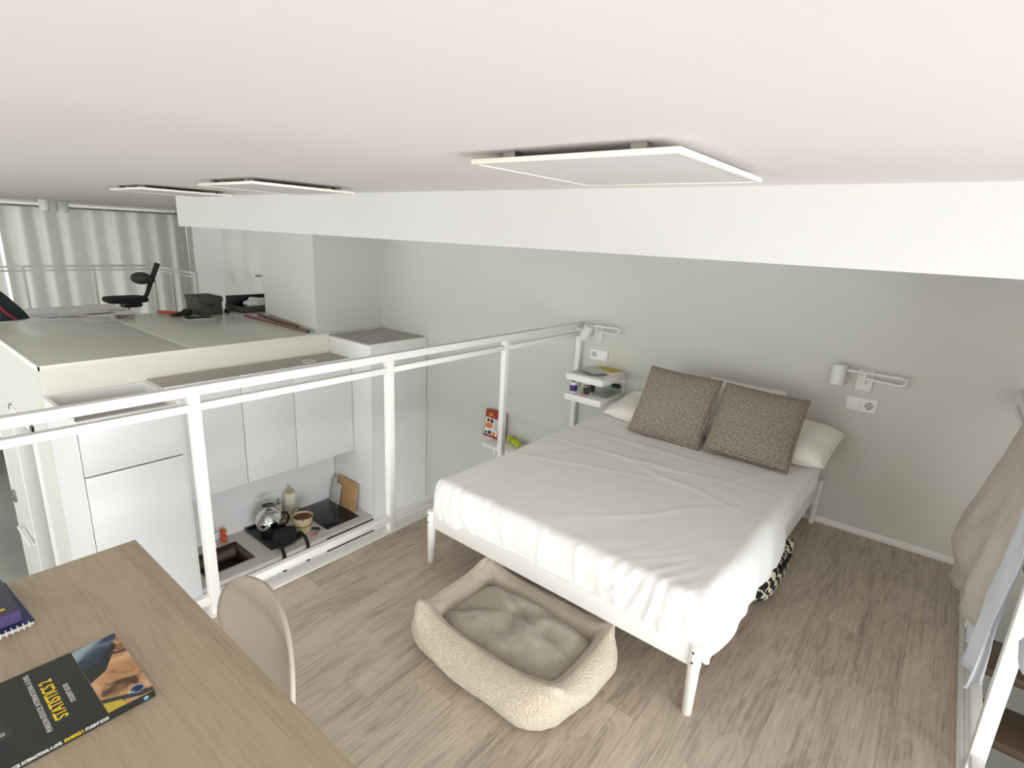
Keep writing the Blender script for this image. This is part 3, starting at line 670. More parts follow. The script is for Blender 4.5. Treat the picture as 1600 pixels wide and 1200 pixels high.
# tray with crumpled paper
t = thing('black_tray', 'black low tray holding crumpled white wrapping beside the column', 'tray', (-6.85, 3.3, ZP))
q0, q1 = (-7.10, 3.10), (-6.70, 3.62)
MB().box((q0[0], q0[1], ZP), (q1[0], q1[1], ZP+.008)).build('tray_base', 'black_plastic', t)
for a, b in (((q0[0]-.03, q0[1]), (q0[0], q1[1])), ((q1[0], q0[1]), (q1[0]+.012, q1[1])), ((q0[0]-.03, q0[1]-.012), (q1[0]+.012, q0[1])), ((q0[0]-.03, q1[1]), (q1[0]+.012, q1[1]+.012))):
    hgt = .17 if a[0] < q0[0] and b[0] <= q0[0] else .075
    MB().box((a[0], a[1], ZP), (b[0], b[1], ZP+hgt)).build('tray_wall', 'charcoal' if hgt < .1 else 'black_plastic', t, 0.003)
cr_ = thing('crumpled_wrapping', 'crumpled white wrapping lying in the black tray', 'wrapping', (-6.88, 3.36, ZP+.01))
def crump(u, v):
    th, ph = 2*PI*u, PI*(v-.5); r = .1*(1+.5*nz(3*math.cos(th)*math.cos(ph), 3*math.sin(th), 3*math.sin(ph)))
    return (-6.88+1.0*r*math.cos(ph)*math.cos(th), 3.38+1.6*r*math.cos(ph)*math.sin(th), ZP+.075+.7*r*math.sin(ph))
MB().grid(crump, 22, 12).build('wrapping', 'crumpled', cr_, ang=20)
box('flat_strap', (-6.85, 2.95, ZP), (-6.78, 2.99, ZP+.045), 'black_plastic', thing('black_adapter', 'small black adapter block right of the storage box', 'adapter', (-6.81, 2.97, ZP)), 0.004)
t = thing('wire_scrubber', 'small grey wire tangle at the end of the white joint line', 'wire', (-6.95, 1.93, ZP))
for k in range(6):
    MB().tube([(-6.95+.05*math.cos(q+k)*(.5+.1*k), 1.95+.09*math.sin(q), ZP+.02+.016*math.sin(2*q+k)) for q in [2*PI*j/12 for j in range(12)]], .004, 5, True).build('wire_loop', 'steel', t)
t = thing('cardboard_sheet', 'pale cardboard sheet at the back of the platform left of the wire tangle', 'cardboard', (-6.95, 1.72, ZP))
MB().box((-7.12, 1.60, ZP), (-6.80, 1.84, ZP+.006)).build('sheet', 'pale_paper', t, 0.001)
# far desk on the mezzanine
t = thing('white_desk', 'white desk covered with papers beyond the platform', 'desk', (-8.9, 1.85, -.22))
box('table_top', (-9.6, 0.98, .485), (-8.2, 2.55, .515), 'white_laminate', t, 0.004)
for x_ in (-9.55, -8.25):
    for y_ in (1.03, 2.5): box('leg', (x_-.025, y_-.025, -.22), (x_+.025, y_+.025, .485), 'white_metal', t, 0.003)
for k, (x_, y_, r_, mt, lab) in enumerate(((-8.75, 1.68, .2, 'paper_blue', 'loose white paper sheet on the far white desk, leftmost'), (-8.65, 1.85, -.15, 'paper', 'loose white paper sheet in the middle of the far white desk'), (-8.8, 2.15, .1, 'paper', 'loose white paper sheet near the right end of the far desk'))):
    t = tag(MB().grid(lambda u, v: (-.21+.42*u, -.15+.3*v, .002+.03*max(0, u-.6)*(1+nz(u*3, v*3, k))+.0004*k), 8, 6).xf(Matrix.Translation((x_, y_, .5165+.0022*k)) @ Matrix.Rotation(r_, 4, 'Z')).build('paper_sheet', mt, None, thick=0.001), lab, 'paper', 'papers on the far desk')
t = thing('keyboard', 'slim pale keyboard at the right end of the far white desk', 'keyboard', (-8.95, 2.35, .516))
box('keyboard_base', (-9.03, 2.2, .516), (-8.87, 2.52, .530), 'board_grey', t, 0.003)
kk = MB()
for a in range(4):
    for b in range(10): kk.box((-9.02+a*.036, 2.21+b*.03, .530), (-9.02+a*.036+.028, 2.21+b*.03+.024, .535))
kk.build('keys', 'paper', t)
# bag
t = thing('dark_backpack', 'dark teal bag with red strap at the left edge on the far desk', 'bag', (-8.7, 1.12, .5155))
def bagf(u, v):
    th = 2*PI*u; z = v; r = (1-.72*z**1.3)*(1+.06*nz(2*math.cos(th), 2*math.sin(th), z*3))
    return (-8.72+.2*r*math.cos(th), 1.14+.32*r*math.sin(th)-.1*z, .516+.46*z)
MB().grid(bagf, 26, 14).build('bag_body', 'teal_bag', t, ang=180)
MB().tube([(-8.50, 1.30, .53), (-8.52, 1.22, .62), (-8.56, 1.14, .76), (-8.62, 1.06, .92), (-8.66, 1.0, 1.02)], .018, 8).build('strap', 'red_strap', t)
# far chair
t = thing('office_chair', 'black office chair with lumbar pad and tilted back bar beyond the platform', 'chair', (-11.0, 3.15, -.22))
superbox(.26, .30, .05, 5, 28, 10).xf(Matrix.Translation((-11.0, 3.13, .40))).build('seat', 'black_fabric', t)
superbox(.12, .16, .05, 4, 20, 8).xf(Matrix.Translation((-11.0, 3.2, .31))).build('seat_mechanism', 'black_plastic', t)
MB().tube([(-11.0, 3.36, .36), (-11.0, 3.46, .47), (-11.0, 3.55, .70), (-11.0, 3.68, 1.0)], [.035, .035, .04, .045], 10).build('back_bar', 'black_plastic', t)
MB().sphere((-11.0, 3.40, .75), (.2, .15, .105), 20, 12).build('lumbar_pad', 'charcoal', t)
MB().cyl((-11.0, 3.53, .68), (-11.0, 3.53, .76), .075).build('joint', 'black_plastic', t)
MB().cyl((-11.0, 3.15, -.12), (-11.0, 3.15, .30), .03).build('gas_column', 'steel', t)
for k in range(5):
    a = 2*PI*k/5; e = (-11.0+.3*math.cos(a), 3.15+.3*math.sin(a))
    ft = MB().tube([(-11.0, 3.15, -.10), (e[0], e[1], -.14)], [.03, .018], 8).build('base_arm', 'black_plastic', t)
    MB().sphere((e[0], e[1], -.185), .034, 10, 8).build('caster', 'black_plastic', ft)

# ================================================================== LOWER LEFT
t = thing('grey_sofa', 'dark grey upholstered seat far below at the left picture edge', 'sofa', (-12.3, 1.0, ZL))
superbox(.5, 1.0, .22, 8, 28, 10).xf(Matrix.Translation((-12.3, .9, ZL+.25))).build('seat', 'sofa_grey', t)
superbox(.14, 1.0, .40, 8, 28, 10).xf(Matrix.Translation((-12.75, .9, ZL+.45))).build('backrest', 'sofa_grey', t)
t = thing('white_grab_bar', 'short white bar on the narrow platform wall left of the doorway', 'bar', (-6.68, .79, -1.345))
MB().tube([(-6.93, .815, -1.345), (-6.93, .775, -1.345), (-6.42, .775, -1.345), (-6.42, .815, -1.345)], .013).build('bar', 'white_metal', t)
t = thing('latch_plate', 'small silver latch plate at the end of the platform wall', 'latch', (-7.08, .81, -1.06))
box('plate', (-7.11, .80, -1.12), (-7.04, .819, -1.0), 'steel', t, 0.003)
box('latch_bolt', (-7.095, .785, -1.075), (-7.055, .80, -1.045), 'steel', t, 0.002)

# ================================================================== WALL SHELF WITH BOOK AND BALLS
t = thing('wall_shelf', 'low white wall shelf with a red book and tennis balls beyond the railing', 'shelf', (-3.05, 3.75, -.19))
box('shelf_board', (-3.21, 3.63, -.185), (-2.4, YW-.001, -.153), 'white_laminate', t, 0.002)
for x_ in (-3.1, -2.55): box('bracket', (x_-.012, 3.68, -.27), (x_+.012, YW-.001, -.185), 'white_metal', t, 0.002)
t = thing('leaning_book', 'red and white illustrated book leaning on the wall above the low shelf', 'book', (-3.24, 3.83, -.152))
bm_ = Matrix.Translation((-3.235, 3.80, -.1525)) @ Matrix.Rotation(math.radians(-9), 4, 'X')
MB().box((-.115, 0, .0), (.115, .018, .262)).xf(bm_).build('pages', 'paper', t)
MB().box((-.118, -.003, .0), (.118, 0, .266)).xf(bm_).build('front_cover', 'red_cover', t)
MB().box((-.118, .018, .0), (.118, .021, .266)).box((.1155, -.003, 0), (.118, .021, .266)).xf(bm_).build('back_cover', 'red_cover', t)
for (a, b, mt) in (((-.112, .02), (.055, .185), 'paper'), ((-.10, .085), (-.015, .135), 'amber'), ((-.09, .145), (-.055, .175), 'charcoal'), ((-.045, .14), (-.01, .178), 'charcoal'), ((-.1, .026), (-.07, .05), 'charcoal'), ((-.06, .026), (-.02, .06), 'navy'), ((-.005, .02), (.03, .06), 'amber'), ((.005, .075), (.05, .18), 'pale_paper'), ((.07, .03), (.11, .1), 'paper')):
    yy = -.0035 if mt == 'paper' else -.0042
    MB().box((a[0], yy, a[1]), (b[0], -.003, b[1])).xf(bm_).build('cover_print', mt, t)
text('cover_lettering', 'JA', 'letter_yellow', .06, bm_ @ frame((-.075, -.0045, .198), (1, 0, 0), (0, 0, 1)), t)
for i, (x_, y_, lab) in enumerate(((-3.035, 3.83, 'yellow-green tennis ball nearest the red book'), (-2.955, 3.80, 'middle yellow-green tennis ball on the low shelf'), (-2.89, 3.765, 'yellow-green tennis ball nearest the bed on the low shelf'))):
    t = thing('tennis_ball', lab, 'tennis ball', (x_, y_, -.1525), 0, 'tennis balls on the low shelf')
    MB().sphere((x_, y_, -.1525+.0335), .0335, 18, 12).build('felt', 'tennis_felt', t)
    MB().tube([(x_+.0337*math.cos(q)*math.cos(.45*math.sin(2*q)), y_+.0337*math.sin(q)*math.cos(.45*math.sin(2*q)), -.119+.0337*math.sin(.45*math.sin(2*q))) for q in [2*PI*j/28 for j in range(28)]], .0013, 5, True).build('seam', 'paper', t)

# ================================================================== BEDSIDE SHELF
t = thing('bedside_shelf', 'white two-tier floating bedside shelf in the corner by the railing', 'shelf', (-2.085, 3.7, .515))
box('upper_shelf', (-2.25, 3.50, .687), (-1.925, YW-.001, .735), 'white_lacquer', t, 0.003)
box('lower_shelf', (-2.25, 3.50, .525), (-1.925, YW-.001, .575), 'white_lacquer', t, 0.003)
box('back_panel', (-2.25, YW-.016, .575), (-1.925, YW-.001, .687), 'white_lacquer', t)
def flatbook(name, lab, cat, c, w, h, th, rz, mat, pages=True, group=None):
    t = thing(name, lab, cat, c, rz, group)
    MB().box((-w/2+.003, -h/2+.003, .0012), (w/2-.001, h/2-.003, th-.0012)).build('pages', 'paper', t, local=True)
    MB().box((-w/2, -h/2, th-.0012), (w/2, h/2, th)).build('front_cover', mat, t, local=True)
    MB().box((-w/2, -h/2, 0), (w/2, h/2, .0012)).box((-w/2-.0012, -h/2, 0), (-w/2, h/2, th)).build('back_cover', mat, t, local=True)
    return t
flatbook('magazine', 'grey printed magazine lying flat at the front of the bedside shelf', 'magazine', (-2.10, 3.61, .7355), .27, .20, .008, .1, 'magazine_print')
flatbook('paperback', 'mustard covered paperback at the back of the bedside shelf', 'book', (-2.04, 3.775, .7355), .20, .145, .022, -.12, 'mustard')
flatbook('magazine', 'pale thin booklet on top of the grey magazine, propped on the mustard book', 'magazine', (-2.10, 3.655, .7585), .2, .15, .004, -.35, 'pale_paper')
t = thing('vitamin_bottle', 'white pill bottle with purple label and black cap on the lower shelf', 'bottle', (-2.215, 3.57, .5755))
MB().lathe([(.026, 0), (.029, .004), (.029, .075), (.022, .086), (.018, .088)], (-2.215, 3.57, .5755), 24).build('bottle_body', 'paper', t)
MB().lathe([(.0293, .012), (.0296, .012), (.0296, .062), (.0293, .062)], (-2.215, 3.57, .5755), 24).build('label_band', 'label_purple', t)
MB().lathe([(.021, .083), (.021, .0975), (.019, .099)], (-2.215, 3.57, .5755), 24).build('cap', 'black_plastic', t)
for i, (x_, y_, r_, h_, lab) in enumerate(((-2.115, 3.60, .024, .07, 'small dark jar on the lower bedside shelf, front one'), (-2.12, 3.70, .022, .085, 'small dark jar on the lower bedside shelf, behind the other'))):
    t = thing('small_jar', lab, 'jar', (x_, y_, .5755), 0, 'small jars on the lower bedside shelf')
    MB().lathe([(r_*.9, 0), (r_, .004), (r_, h_*.72), (r_*.8, h_*.78)], (x_, y_, .5755), 18).build('jar_body', 'dark_jar', t)
    MB().lathe([(r_*.85, h_*.77), (r_*.85, h_), (r_*.8, h_+.001)], (x_, y_, .5755), 18).build('lid', 'black_plastic' if i else 'steel', t)
t = thing('pink_clip', 'small pinkish clip lying before the dark jars', 'clip', (-2.10, 3.545, .5755))
MB().tube([(-2.125, 3.54, .583), (-2.105, 3.533, .586), (-2.085, 3.54, .583)], .007, 8).build('clip_top', 'pink_plastic', t)
MB().tube([(-2.12, 3.547, .58), (-2.088, 3.549, .58)], .004, 8).build('clip_jaw', 'pink_plastic', t)
t = thing('clear_case', 'clear plastic case on the lower bedside shelf by the pillow', 'case', (-1.99, 3.7, .5755))
MB().box((-2.06, 3.6, .5755), (-1.935, 3.85, .579)).box((-2.06, 3.6, .579), (-2.057, 3.85, .615)).box((-1.938, 3.6, .579), (-1.935, 3.85, .615)).box((-2.057, 3.6, .579), (-1.938, 3.603, .615)).box((-2.057, 3.847, .579), (-1.938, 3.85, .615)).build('case_tray', 'clear_plastic', t)
box('case_lid', (-2.062, 3.598, .615), (-1.933, 3.852, .619), 'clear_plastic', t)
t = thing('black_glasses_case', 'black oval case tucked under the upper bedside shelf', 'case', (-1.97, 3.8, .62))
superbox(.04, .025, .016, 3, 20, 10).xf(Matrix.Translation((-1.965, 3.80, .6355))).build('case_shell', 'black_plastic', t)
MB().tube([(-1.965+.0405*math.cos(q), 3.80+.0255*math.sin(q), .6355) for q in [2*PI*j/20 for j in range(20)]], .0015, 5, True).build('case_seam', 'charcoal', t)

# ================================================================== WALL LAMPS AND SOCKETS
def wall_lamp(px, pz, dirx, lab, sh, sh_dir, ext, z2):
    t = thing('wall_lamp', lab, 'wall lamp', (px, YW, pz), 0, 'swing-arm wall lamps')
    box('wall_plate', (px-.045, YW-.016, pz-.07), (px+.045, YW-.001, pz+.065), 'shade_white', t, 0.006)
    MB().cyl((px, YW-.045, pz-.02), (px, YW-.045, pz+.05), .011).box((px-.008, YW-.045, pz), (px+.008, YW-.014, pz+.03)).build('pivot', 'shade_white', t)
    ex = px+ext
    MB().tube([(px, YW-.045, pz+.015), (ex-.03, YW-.06, pz+.005), (ex, YW-.06, pz+.02), (ex, YW-.06, z2-.01), (ex-.025, YW-.06, z2), (sh[0]+.03, sh[1], z2)], .008, 10).build('swing_arm', 'shade_white', t)
    a = Vector(sh); d = Vector(sh_dir).normalized()
    m_ = Matrix.Translation(a) @ d.to_track_quat('Z', 'X').to_matrix().to_4x4()
    s = MB().lathe([(.036, .062), (.04, .058), (.041, -.06), (.038, -.062), (.037, .05), (.001, .052)], (0, 0, 0), 24).xf(m_).build('lamp_shade', 'shade_white', t)
    MB().lathe([(.008, .05), (.02, .03), (.024, 0), (.018, -.02), (.001, -.03)], (0, 0, 0), 14).xf(m_).build('bulb', 'paper', s)
wall_lamp(-.34, 1.0, 1, 'white swing-arm wall lamp right of the bed above the right socket', (-.475, 3.82, 1.02), (0, 0, 1), .21, 1.052)
wall_lamp(-2.215, 1.03, 1, 'white swing-arm wall lamp in the corner by the railing, shade tilted', (-2.265, 3.77, 1.025), (.45, .0, .9), .215, 1.085)
def socket(cx, cz, flip, lab):
    t = thing('wall_socket', lab, 'socket', (cx, YW, cz-.043), 0, 'double wall plates beside the bed')
    box('plate', (cx-.083, YW-.009, cz-.043), (cx+.083, YW-.001, cz+.043), 'white_lacquer', t, 0.003)
    s = 1 if not flip else -1
    box('rocker_switch', (cx-s*.041-.036, YW-.0135, cz-.036), (cx-s*.041+.036, YW-.009, cz+.036), 'white_lacquer', t, 0.002)
    ox = cx+s*.041
    so = box('socket_insert', (ox-.036, YW-.0125, cz-.036), (ox+.036, YW-.009, cz+.036), 'white_lacquer', t, 0.002)
    MB().cyl((ox, YW-.0125, cz), (ox, YW-.0128, cz), .021, .021, 24).build('socket_well', 'pale_paper', so)
    MB().tube([(ox+.021*math.cos(q), YW-.0126, cz+.021*math.sin(q)) for q in [2*PI*j/24 for j in range(24)]], .0014, 6, True).build('well_rim', 'charcoal', so)
    for dx in (-.0095, .0095): MB().cyl((ox+dx, YW-.0128, cz), (ox+dx, YW-.0133, cz), .0033).build('pin_hole', 'black_plastic', so)
    MB().cyl((ox, YW-.0128, cz), (ox, YW-.0132, cz), .002).build('screw', 'charcoal', so)
    for dz in (-.018, .018): MB().box((ox-.003, YW-.0135, cz+dz-.0025), (ox+.003, YW-.0128, cz+dz+.0025)).build('earth_clip', 'charcoal', so)
socket(-.33, .842, False, 'white double wall plate with socket right of the bed below the lamp')
socket(-2.19, .838, True, 'white double wall plate with socket above the bedside shelf')

# ================================================================== BED
BR = -0.0148   # slight turn of the bed
bed = thing('bed_frame', 'white metal bed frame with round legs under the mattress', 'bed', (-1.2225, 1.81, 0), BR)
BW, BL = 1.505, 2.045
def lb(name, a, b, mat, parent=bed, bevel=.004): return MB().box(a, b).build(name, mat, parent, bevel, local=True)
hw = BW/2
for sx in (-1, 1):
    for yy in (0.0, BL):
        cx = sx*(hw-.022)
        leg = MB().lathe([(.017, 0), (.0185, .003), (.023, .215), (.0245, .22), (.0245, .306), (.022, .310)], (cx, yy, 0), 20).build('leg', 'white_metal', bed, local=True)
        if yy == 0:
            for zz in (.245, .288):
                MB().cyl((cx-.002, -.0235, zz), (cx-.002, -.0275, zz), .0055, .0045, 10).build('bolt', 'steel', leg, local=True)
                MB().cyl((cx-.002, -.0272, zz), (cx-.002, -.0279, zz), .0028, .0028, 6).build('bolt_recess', 'black_plastic', leg, local=True)
lb('foot_rail', (-hw+.03, -.012, .216), (hw-.03, .012, .308), 'white_metal', bevel=.003)
lb('head_rail', (-hw+.03, BL-.012, .216), (hw-.03, BL+.012, .308), 'white_metal', bevel=.003)
for sx in (-1, 1): lb('side_rail', (sx*(hw-.022)-.012, .02, .216), (sx*(hw-.022)+.012, BL-.02, .308), 'white_metal', bevel=.003)
for k in range(13):
    y_ = .1+k*(BL-.2)/12
    lb('slat', (-hw+.036, y_-.03, .252), (hw-.036, y_+.03, .262), 'pale_wood', bevel=.001)
mid = lb('centre_beam', (-.02, .02, .22), (.02, BL-.02, .25), 'white_metal', bevel=.002)
# mattress with sheet
mat_t = thing('mattress', 'mattress wrapped in a wrinkled white fitted sheet on the bed frame', 'mattress', (-1.2225, 1.81, .262), BR)
def mattress():
    X, Y0, Y1, Z0, Z1 = hw-.018, .006, BL-.02, .0, .222
    R = .055; RZ = .05
    mb = MB()
    def surf(p, n):
        n = n.copy()
        # p on rounded box, n outward; wrinkles
        x, y, z = p
        d = 0.0
        top = max(0, n.z)
        d += top*(.006*nz(x*2.2, y*1.6, 1)+.0045*abs(nz(x*6+1.5*y, y*3.2-x, 4))+.002*nz(x*14, y*9, 6))
        # long shallow creases on top
        for (cx, cy, ang, ln, am) in ((-.1, 1.05, .12, .75, .006), (.25, .92, -.22, .5, .005), (.3, .55, .9, .5, .005), (-.3, .75, .35, .6, .004), (.45, 1.2, 1.3, .5, .004), (-.15, 1.3, .05, .7, .005)):
            ux = (x-cx)*math.cos(ang)+(y-cy)*math.sin(ang); vy = -(x-cx)*math.sin(ang)+(y-cy)*math.cos(ang)+.03*nz(x*4, y*4, am*900)
            d += top*am*math.exp(-(ux/ln)**2*2)*math.exp(-(vy/.022)**2)
        side = 1-abs(n.z)
        foot = max(0, -n.y)
        # gathered folds at the foot, strongest near the corners
        near = math.exp(-((abs(x)-.58)/.22)**2)
        lean = (x-math.copysign(.62, x))*1.2
        xx = x+lean*(z-.1)*2.4
        rg = 1-2*abs(nz(xx*17, z*2.2, 2)); rg2 = 1-2*abs(nz(xx*41+z*9, z*5, 5))
        d += foot*(.15+.85*near)*(.010*rg+.004*rg2)+foot*.004*max(0, 1-12*abs(nz(x*5+z*.6, z*.7, 12)))+foot*.014*math.sin(PI*min(1, z/.2))
        d += side*.006*nz(x*5, y*5, z*8)
        # corner pinches spreading up over the foot edge
        if n.z > .02 and y < .35:
            fade = max(0, 1-y/.35)
            d += top*fade*near*(.006*(1-2*abs(nz((x-math.copysign(.5, x)*y)*17, y*4, 2)))+.002*nz(x*30, y*14, 8))
        d += max(0, n.x)*(.008*nz(y*4, z*6, 9)+.012*math.exp(-((y-.5)/.5)**2))
        q = p+n*d
        if n.x > 0:
            tt = min(1, max(0, (Z1-z)/(Z1-Z0))); ys = min(1, max(0, (1.14+.03*nz(z*9, 3)-y)/.03)); nn = n.x*n.x
            q.z -= tt*nn*ys*(.062+.012*math.sin(y*8)+.01*nz(y*6, 2))
            q.x += nn*ys*min(1, tt*1.6)*(.032+.008*nz(y*5, tt*2, 7)+.005*math.sin(y*34+4*nz(y*4, tt))*tt)
        return q
    nx, ny, nzn = 150, 190, 18
    inner0 = Vector((-X+R, Y0+R, Z0+.02)); inner1 = Vector((X-R, Y1-R, Z1-RZ))
    def rb(p):
        q = Vector((min(max(p.x, inner0.x), inner1.x), min(max(p.y, inner0.y), inner1.y), min(max(p.z, inner0.z), inner1.z)))
        d = p-q
        if d.length < 1e-6: return p, Vector((0, 0, 1))
        n = d.normalized()
        return q+Vector((n.x*R, n.y*R, n.z*RZ)), n
    def face(fn, nu, nv):
        def g(u, v):
            p, n = rb(fn(u, v)); return surf(p, n)
        mb.grid(g, nu, nv)
    # even spacing along the sides, denser by the edges
    def e(t): return t
    face(lambda u, v: Vector((-X+2*X*u, Y0+(Y1-Y0)*v, Z1)), nx, ny)
    face(lambda u, v: Vector((-X+2*X*u, Y0, Z0+.0+(Z1-Z0)*v)), nx, nzn)
    face(lambda u, v: Vector((-X+2*X*u, Y1, Z0+(Z1-Z0)*v)), nx, nzn)
    face(lambda u, v: Vector((-X, Y0+(Y1-Y0)*u, Z0+(Z1-Z0)*v)), ny, nzn)
    face(lambda u, v: Vector((X, Y0+(Y1-Y0)*u, Z0+(Z1-Z0)*v)), ny, nzn)
    face(lambda u, v: Vector((-X+.03+(2*X-.06)*u, Y0+.03+(Y1-Y0-.06)*v, Z0+.0)), 10, 10)
    return mb
mo = mattress()
me = mo.mesh('fitted_sheet', None, 0, 2, False)
bm = bmesh.new(); bm.from_mesh(me); bmesh.ops.remove_doubles(bm, verts=bm.verts, dist=.0008); bmesh.ops.recalc_face_normals(bm, faces=bm.faces); bm.to_mesh(me); bm.free()
me.shade_smooth(); me.materials.append(MATS['cotton_sheet'])
o = bpy.data.objects.new('fitted_sheet', me); COL.objects.link(o); o.parent = mat_t
# pillows
def pillow_mesh(W_, H_, T, seed, pw_=2.6, wr=.012, corner=.05, n=44):
    mb = MB()
    def half(sgn):
        def fn(u, v):
            a, b = 2*u-1, 2*v-1
            e = max(0.0, (1-abs(a)**pw_)*(1-abs(b)**pw_))**.5
            x = W_/2*a*(1-corner*(1-a*a*.0)*(b*b)*(1-abs(a)**3)*-1*0 - corner*(1-b*b)**1*abs(a)**4*-0)
            # edges bow inwards between the corners
            x = W_/2*a*(1-corner*(1-b*b)*abs(a)**3); y = H_/2*b*(1-corner*(1-a*a)*abs(b)**3)
            z = sgn*T/2*e
            z += wr*e*(nz(x*9, y*9, seed)+.6*nz(x*22, y*18, seed+3)) if sgn > 0 else 0
            return (x, y, z)
        return fn
    mb.grid(half(1), n, n); mb.grid(half(-1), n, n)
    return mb
def put_pillow(name, lab, cat, mat, W_, H_, T, m_, seed, group, seam=None, wr=.012, corner=.025):
    t = thing(name, lab, cat, m_.translation, 0, group)
    mb = pillow_mesh(W_, H_, T, seed, 2.6 if mat == 'weave' else 3.8, wr=wr, corner=corner)
    me = mb.mesh('cover', None, 0, 2, False)
    uvl = me.uv_layers.new(name='UVMap')
    bm = bmesh.new(); bm.from_mesh(me); uvk = bm.loops.layers.uv.active
    for f in bm.faces:
        for l in f.loops: l[uvk].uv = (l.vert.co.x, l.vert.co.y)
    bmesh.ops.remove_doubles(bm, verts=bm.verts, dist=.0005); bmesh.ops.recalc_face_normals(bm, faces=bm.faces)
    bm.to_mesh(me); bm.free()
    me.transform(wmat(t).inverted() @ m_); me.shade_smooth(); me.materials.append(MATS[mat])
    o = bpy.data.objects.new('cover', me); COL.objects.link(o); o.parent = t
    if seam:
        pts = []
        N_ = 24
        for k in range(4*N_):
            s, r = divmod(k, N_); f = 2*r/N_-1
            a, b = ((f, -1), (1, f), (-f, 1), (-1, -f))[s]
            pts.append(m_ @ Vector((W_/2*a*(1-corner*(1-b*b)*abs(a)**3), H_/2*b*(1-corner*(1-a*a)*abs(b)**3), 0)))
        MB().tube(pts, .004, 6, True).build('seam', seam, t)
    return t
def pose(cx, cy, cz, rx, rz, ry=0):
    return Matrix.Translation((cx, cy, cz)) @ Matrix.Rotation(math.radians(rz), 4, 'Z') @ Matrix.Rotation(math.radians(ry), 4, 'Y') @ Matrix.Rotation(math.radians(rx), 4, 'X')
G = 'white pillows at the bed head'
put_pillow('pillow', 'white bed pillow at the left, mostly behind the left woven cushion', 'pillow', 'pillow_cotton', .70, .44, .14, pose(-1.50, 3.63, .565, 10, -3), 3, G, 'pillow_cotton')
put_pillow('pillow', 'white bed pillow sticking out at the right end of the bed head', 'pillow', 'pillow_cotton', .76, .44, .17, pose(-.765, 3.645, .60, 14, -4), 8, G, 'pillow_cotton')
put_pillow('pillow', 'white pillow propped upright against the wall behind both cushions', 'pillow', 'pillow_cotton', .50, .40, .12, pose(-1.0, 3.775, .655, 68, -1), 12, G, 'pillow_cotton')
G = 'woven cushions on the bed'
put_pillow('woven_cushion', 'square grey-brown woven cushion, the left one on the bed', 'cushion', 'weave', .50, .485, .17, pose(-1.325, 3.415, .70, 58, -1, 1), 21, G, 'weave', .005, .03)
put_pillow('woven_cushion', 'square grey-brown woven cushion, the right one on the bed', 'cushion', 'weave', .495, .47, .18, pose(-.805, 3.43, .693, 54, 2, 2), 27, G, 'weave', .005, .03)

# patterned bag under the bed
t = thing('patterned_bag', 'black and white zigzag patterned bag on the floor under the bed', 'bag', (-.62, 2.95, 0))
superbox(.19, .30, .10, 5, 30, 14).xf(Matrix.Translation((-.615, 2.94, .101))).build('bag_body', 'zigzag', t)
MB().tube([(-.43, 2.80, .15), (-.415, 2.86, .185), (-.415, 2.96, .185), (-.43, 3.02, .15)], .01, 8).build('handle', 'black_fabric', t)

# ================================================================== DOG BED
dog = thing('dog_bed', 'beige boucle dog bed with raised rim and grey-beige cushion by the bed foot', 'dog bed', (-1.19, 1.60, 0), 0)
def rrect(t, hx, hy, r):
    # point and outward normal on a rounded rectangle, t in [0,1)
    segs = [(2*(hx-r)), PI*r/2, 2*(hy-r), PI*r/2]*2
    tot = sum(segs); s = (t % 1)*tot; k = 0
    while s > segs[k]: s -= segs[k]; k += 1
    side = k//2
    if k % 2 == 0:
        p = ((-(hx-r)+s, -hy), (hx, -(hy-r)+s), ((hx-r)-s, hy), (-hx, (hy-r)-s))[side]
        n = ((0, -1), (1, 0), (0, 1), (-1, 0))[side]
    else:
        a = (-PI/2, 0, PI/2, PI)[side]+s/r
        c = ((hx-r, -(hy-r)), (hx-r, hy-r), (-(hx-r), hy-r), (-(hx-r), -(hy-r)))[side]
        p = (c[0]+r*math.cos(a), c[1]+r*math.sin(a)); n = (math.cos(a), math.sin(a))
    return p, n
HX, HY = .35, .235
def dprof(t, w):
    # t around, w across: 0 outer base .. .6 ridge .. 1 inner base
    (px, py), n = rrect(t, HX, HY, .016)
    (bx_, by_), bn = rrect(t, HX+.02, HY+.03, .13)
    by_ -= .02
    cf = (abs(px)/HX)**3.5*(abs(py)/HY)**3.5     # near a corner
    tip = (abs(px)/HX)**14*(abs(py)/HY)**14
    px *= 1+.03*tip; py *= 1+.05*tip
    h = .155+.065*cf+.006*nz(px*5, py*5)
    if w <= .6:
        q = w/.6
        out = .062*math.sin(PI*q**.8)**.8*(1-.45*cf)
        z = .004+(h-.004)*(1-(1-q)**1.5)
        f = q**1.3
        x_ = bx_*(1-f)+px*f; y_ = by_*(1-f)+py*f
        nx_, ny_ = bn[0]*(1-f)+n[0]*f, bn[1]*(1-f)+n[1]*f
        d = out-.012*(1-q)**3+.006*nz(px*7, py*7, q*3)+.0035*nz(px*38, py*38, q*9)*min(1, (1-q)*4)
        return (x_+nx_*d, y_+ny_*d, z)
    q = (w-.6)/.4
    (ix, iy), n2 = rrect(t, HX-.06, HY-.06, .03)
    f = math.sin(q*PI/2)
    z = h*(1-q**1.6) + .03*q**1.6+.004*nz(px*8, py*8, q*4)
    d = .012*math.sin(q*PI)
    return (px*(1-f)+ix*f-n[0]*d, py*(1-f)+iy*f-n[1]*d, z)
MB().grid(lambda u, v: dprof(u, v*.63), 260, 34).build('bolster', 'boucle', dog, ang=180, local=True)
MB().grid(lambda u, v: dprof(u, .62+v*.38), 200, 16).build('inner_lining', 'dog_lining', dog, ang=180, local=True)
MB().grid(lambda u, v: ((2*u-1)*(HX-.03), (2*v-1)*(HY-.03), .028), 4, 4).build('base_pad', 'dog_lining', dog, local=True, thick=.02)
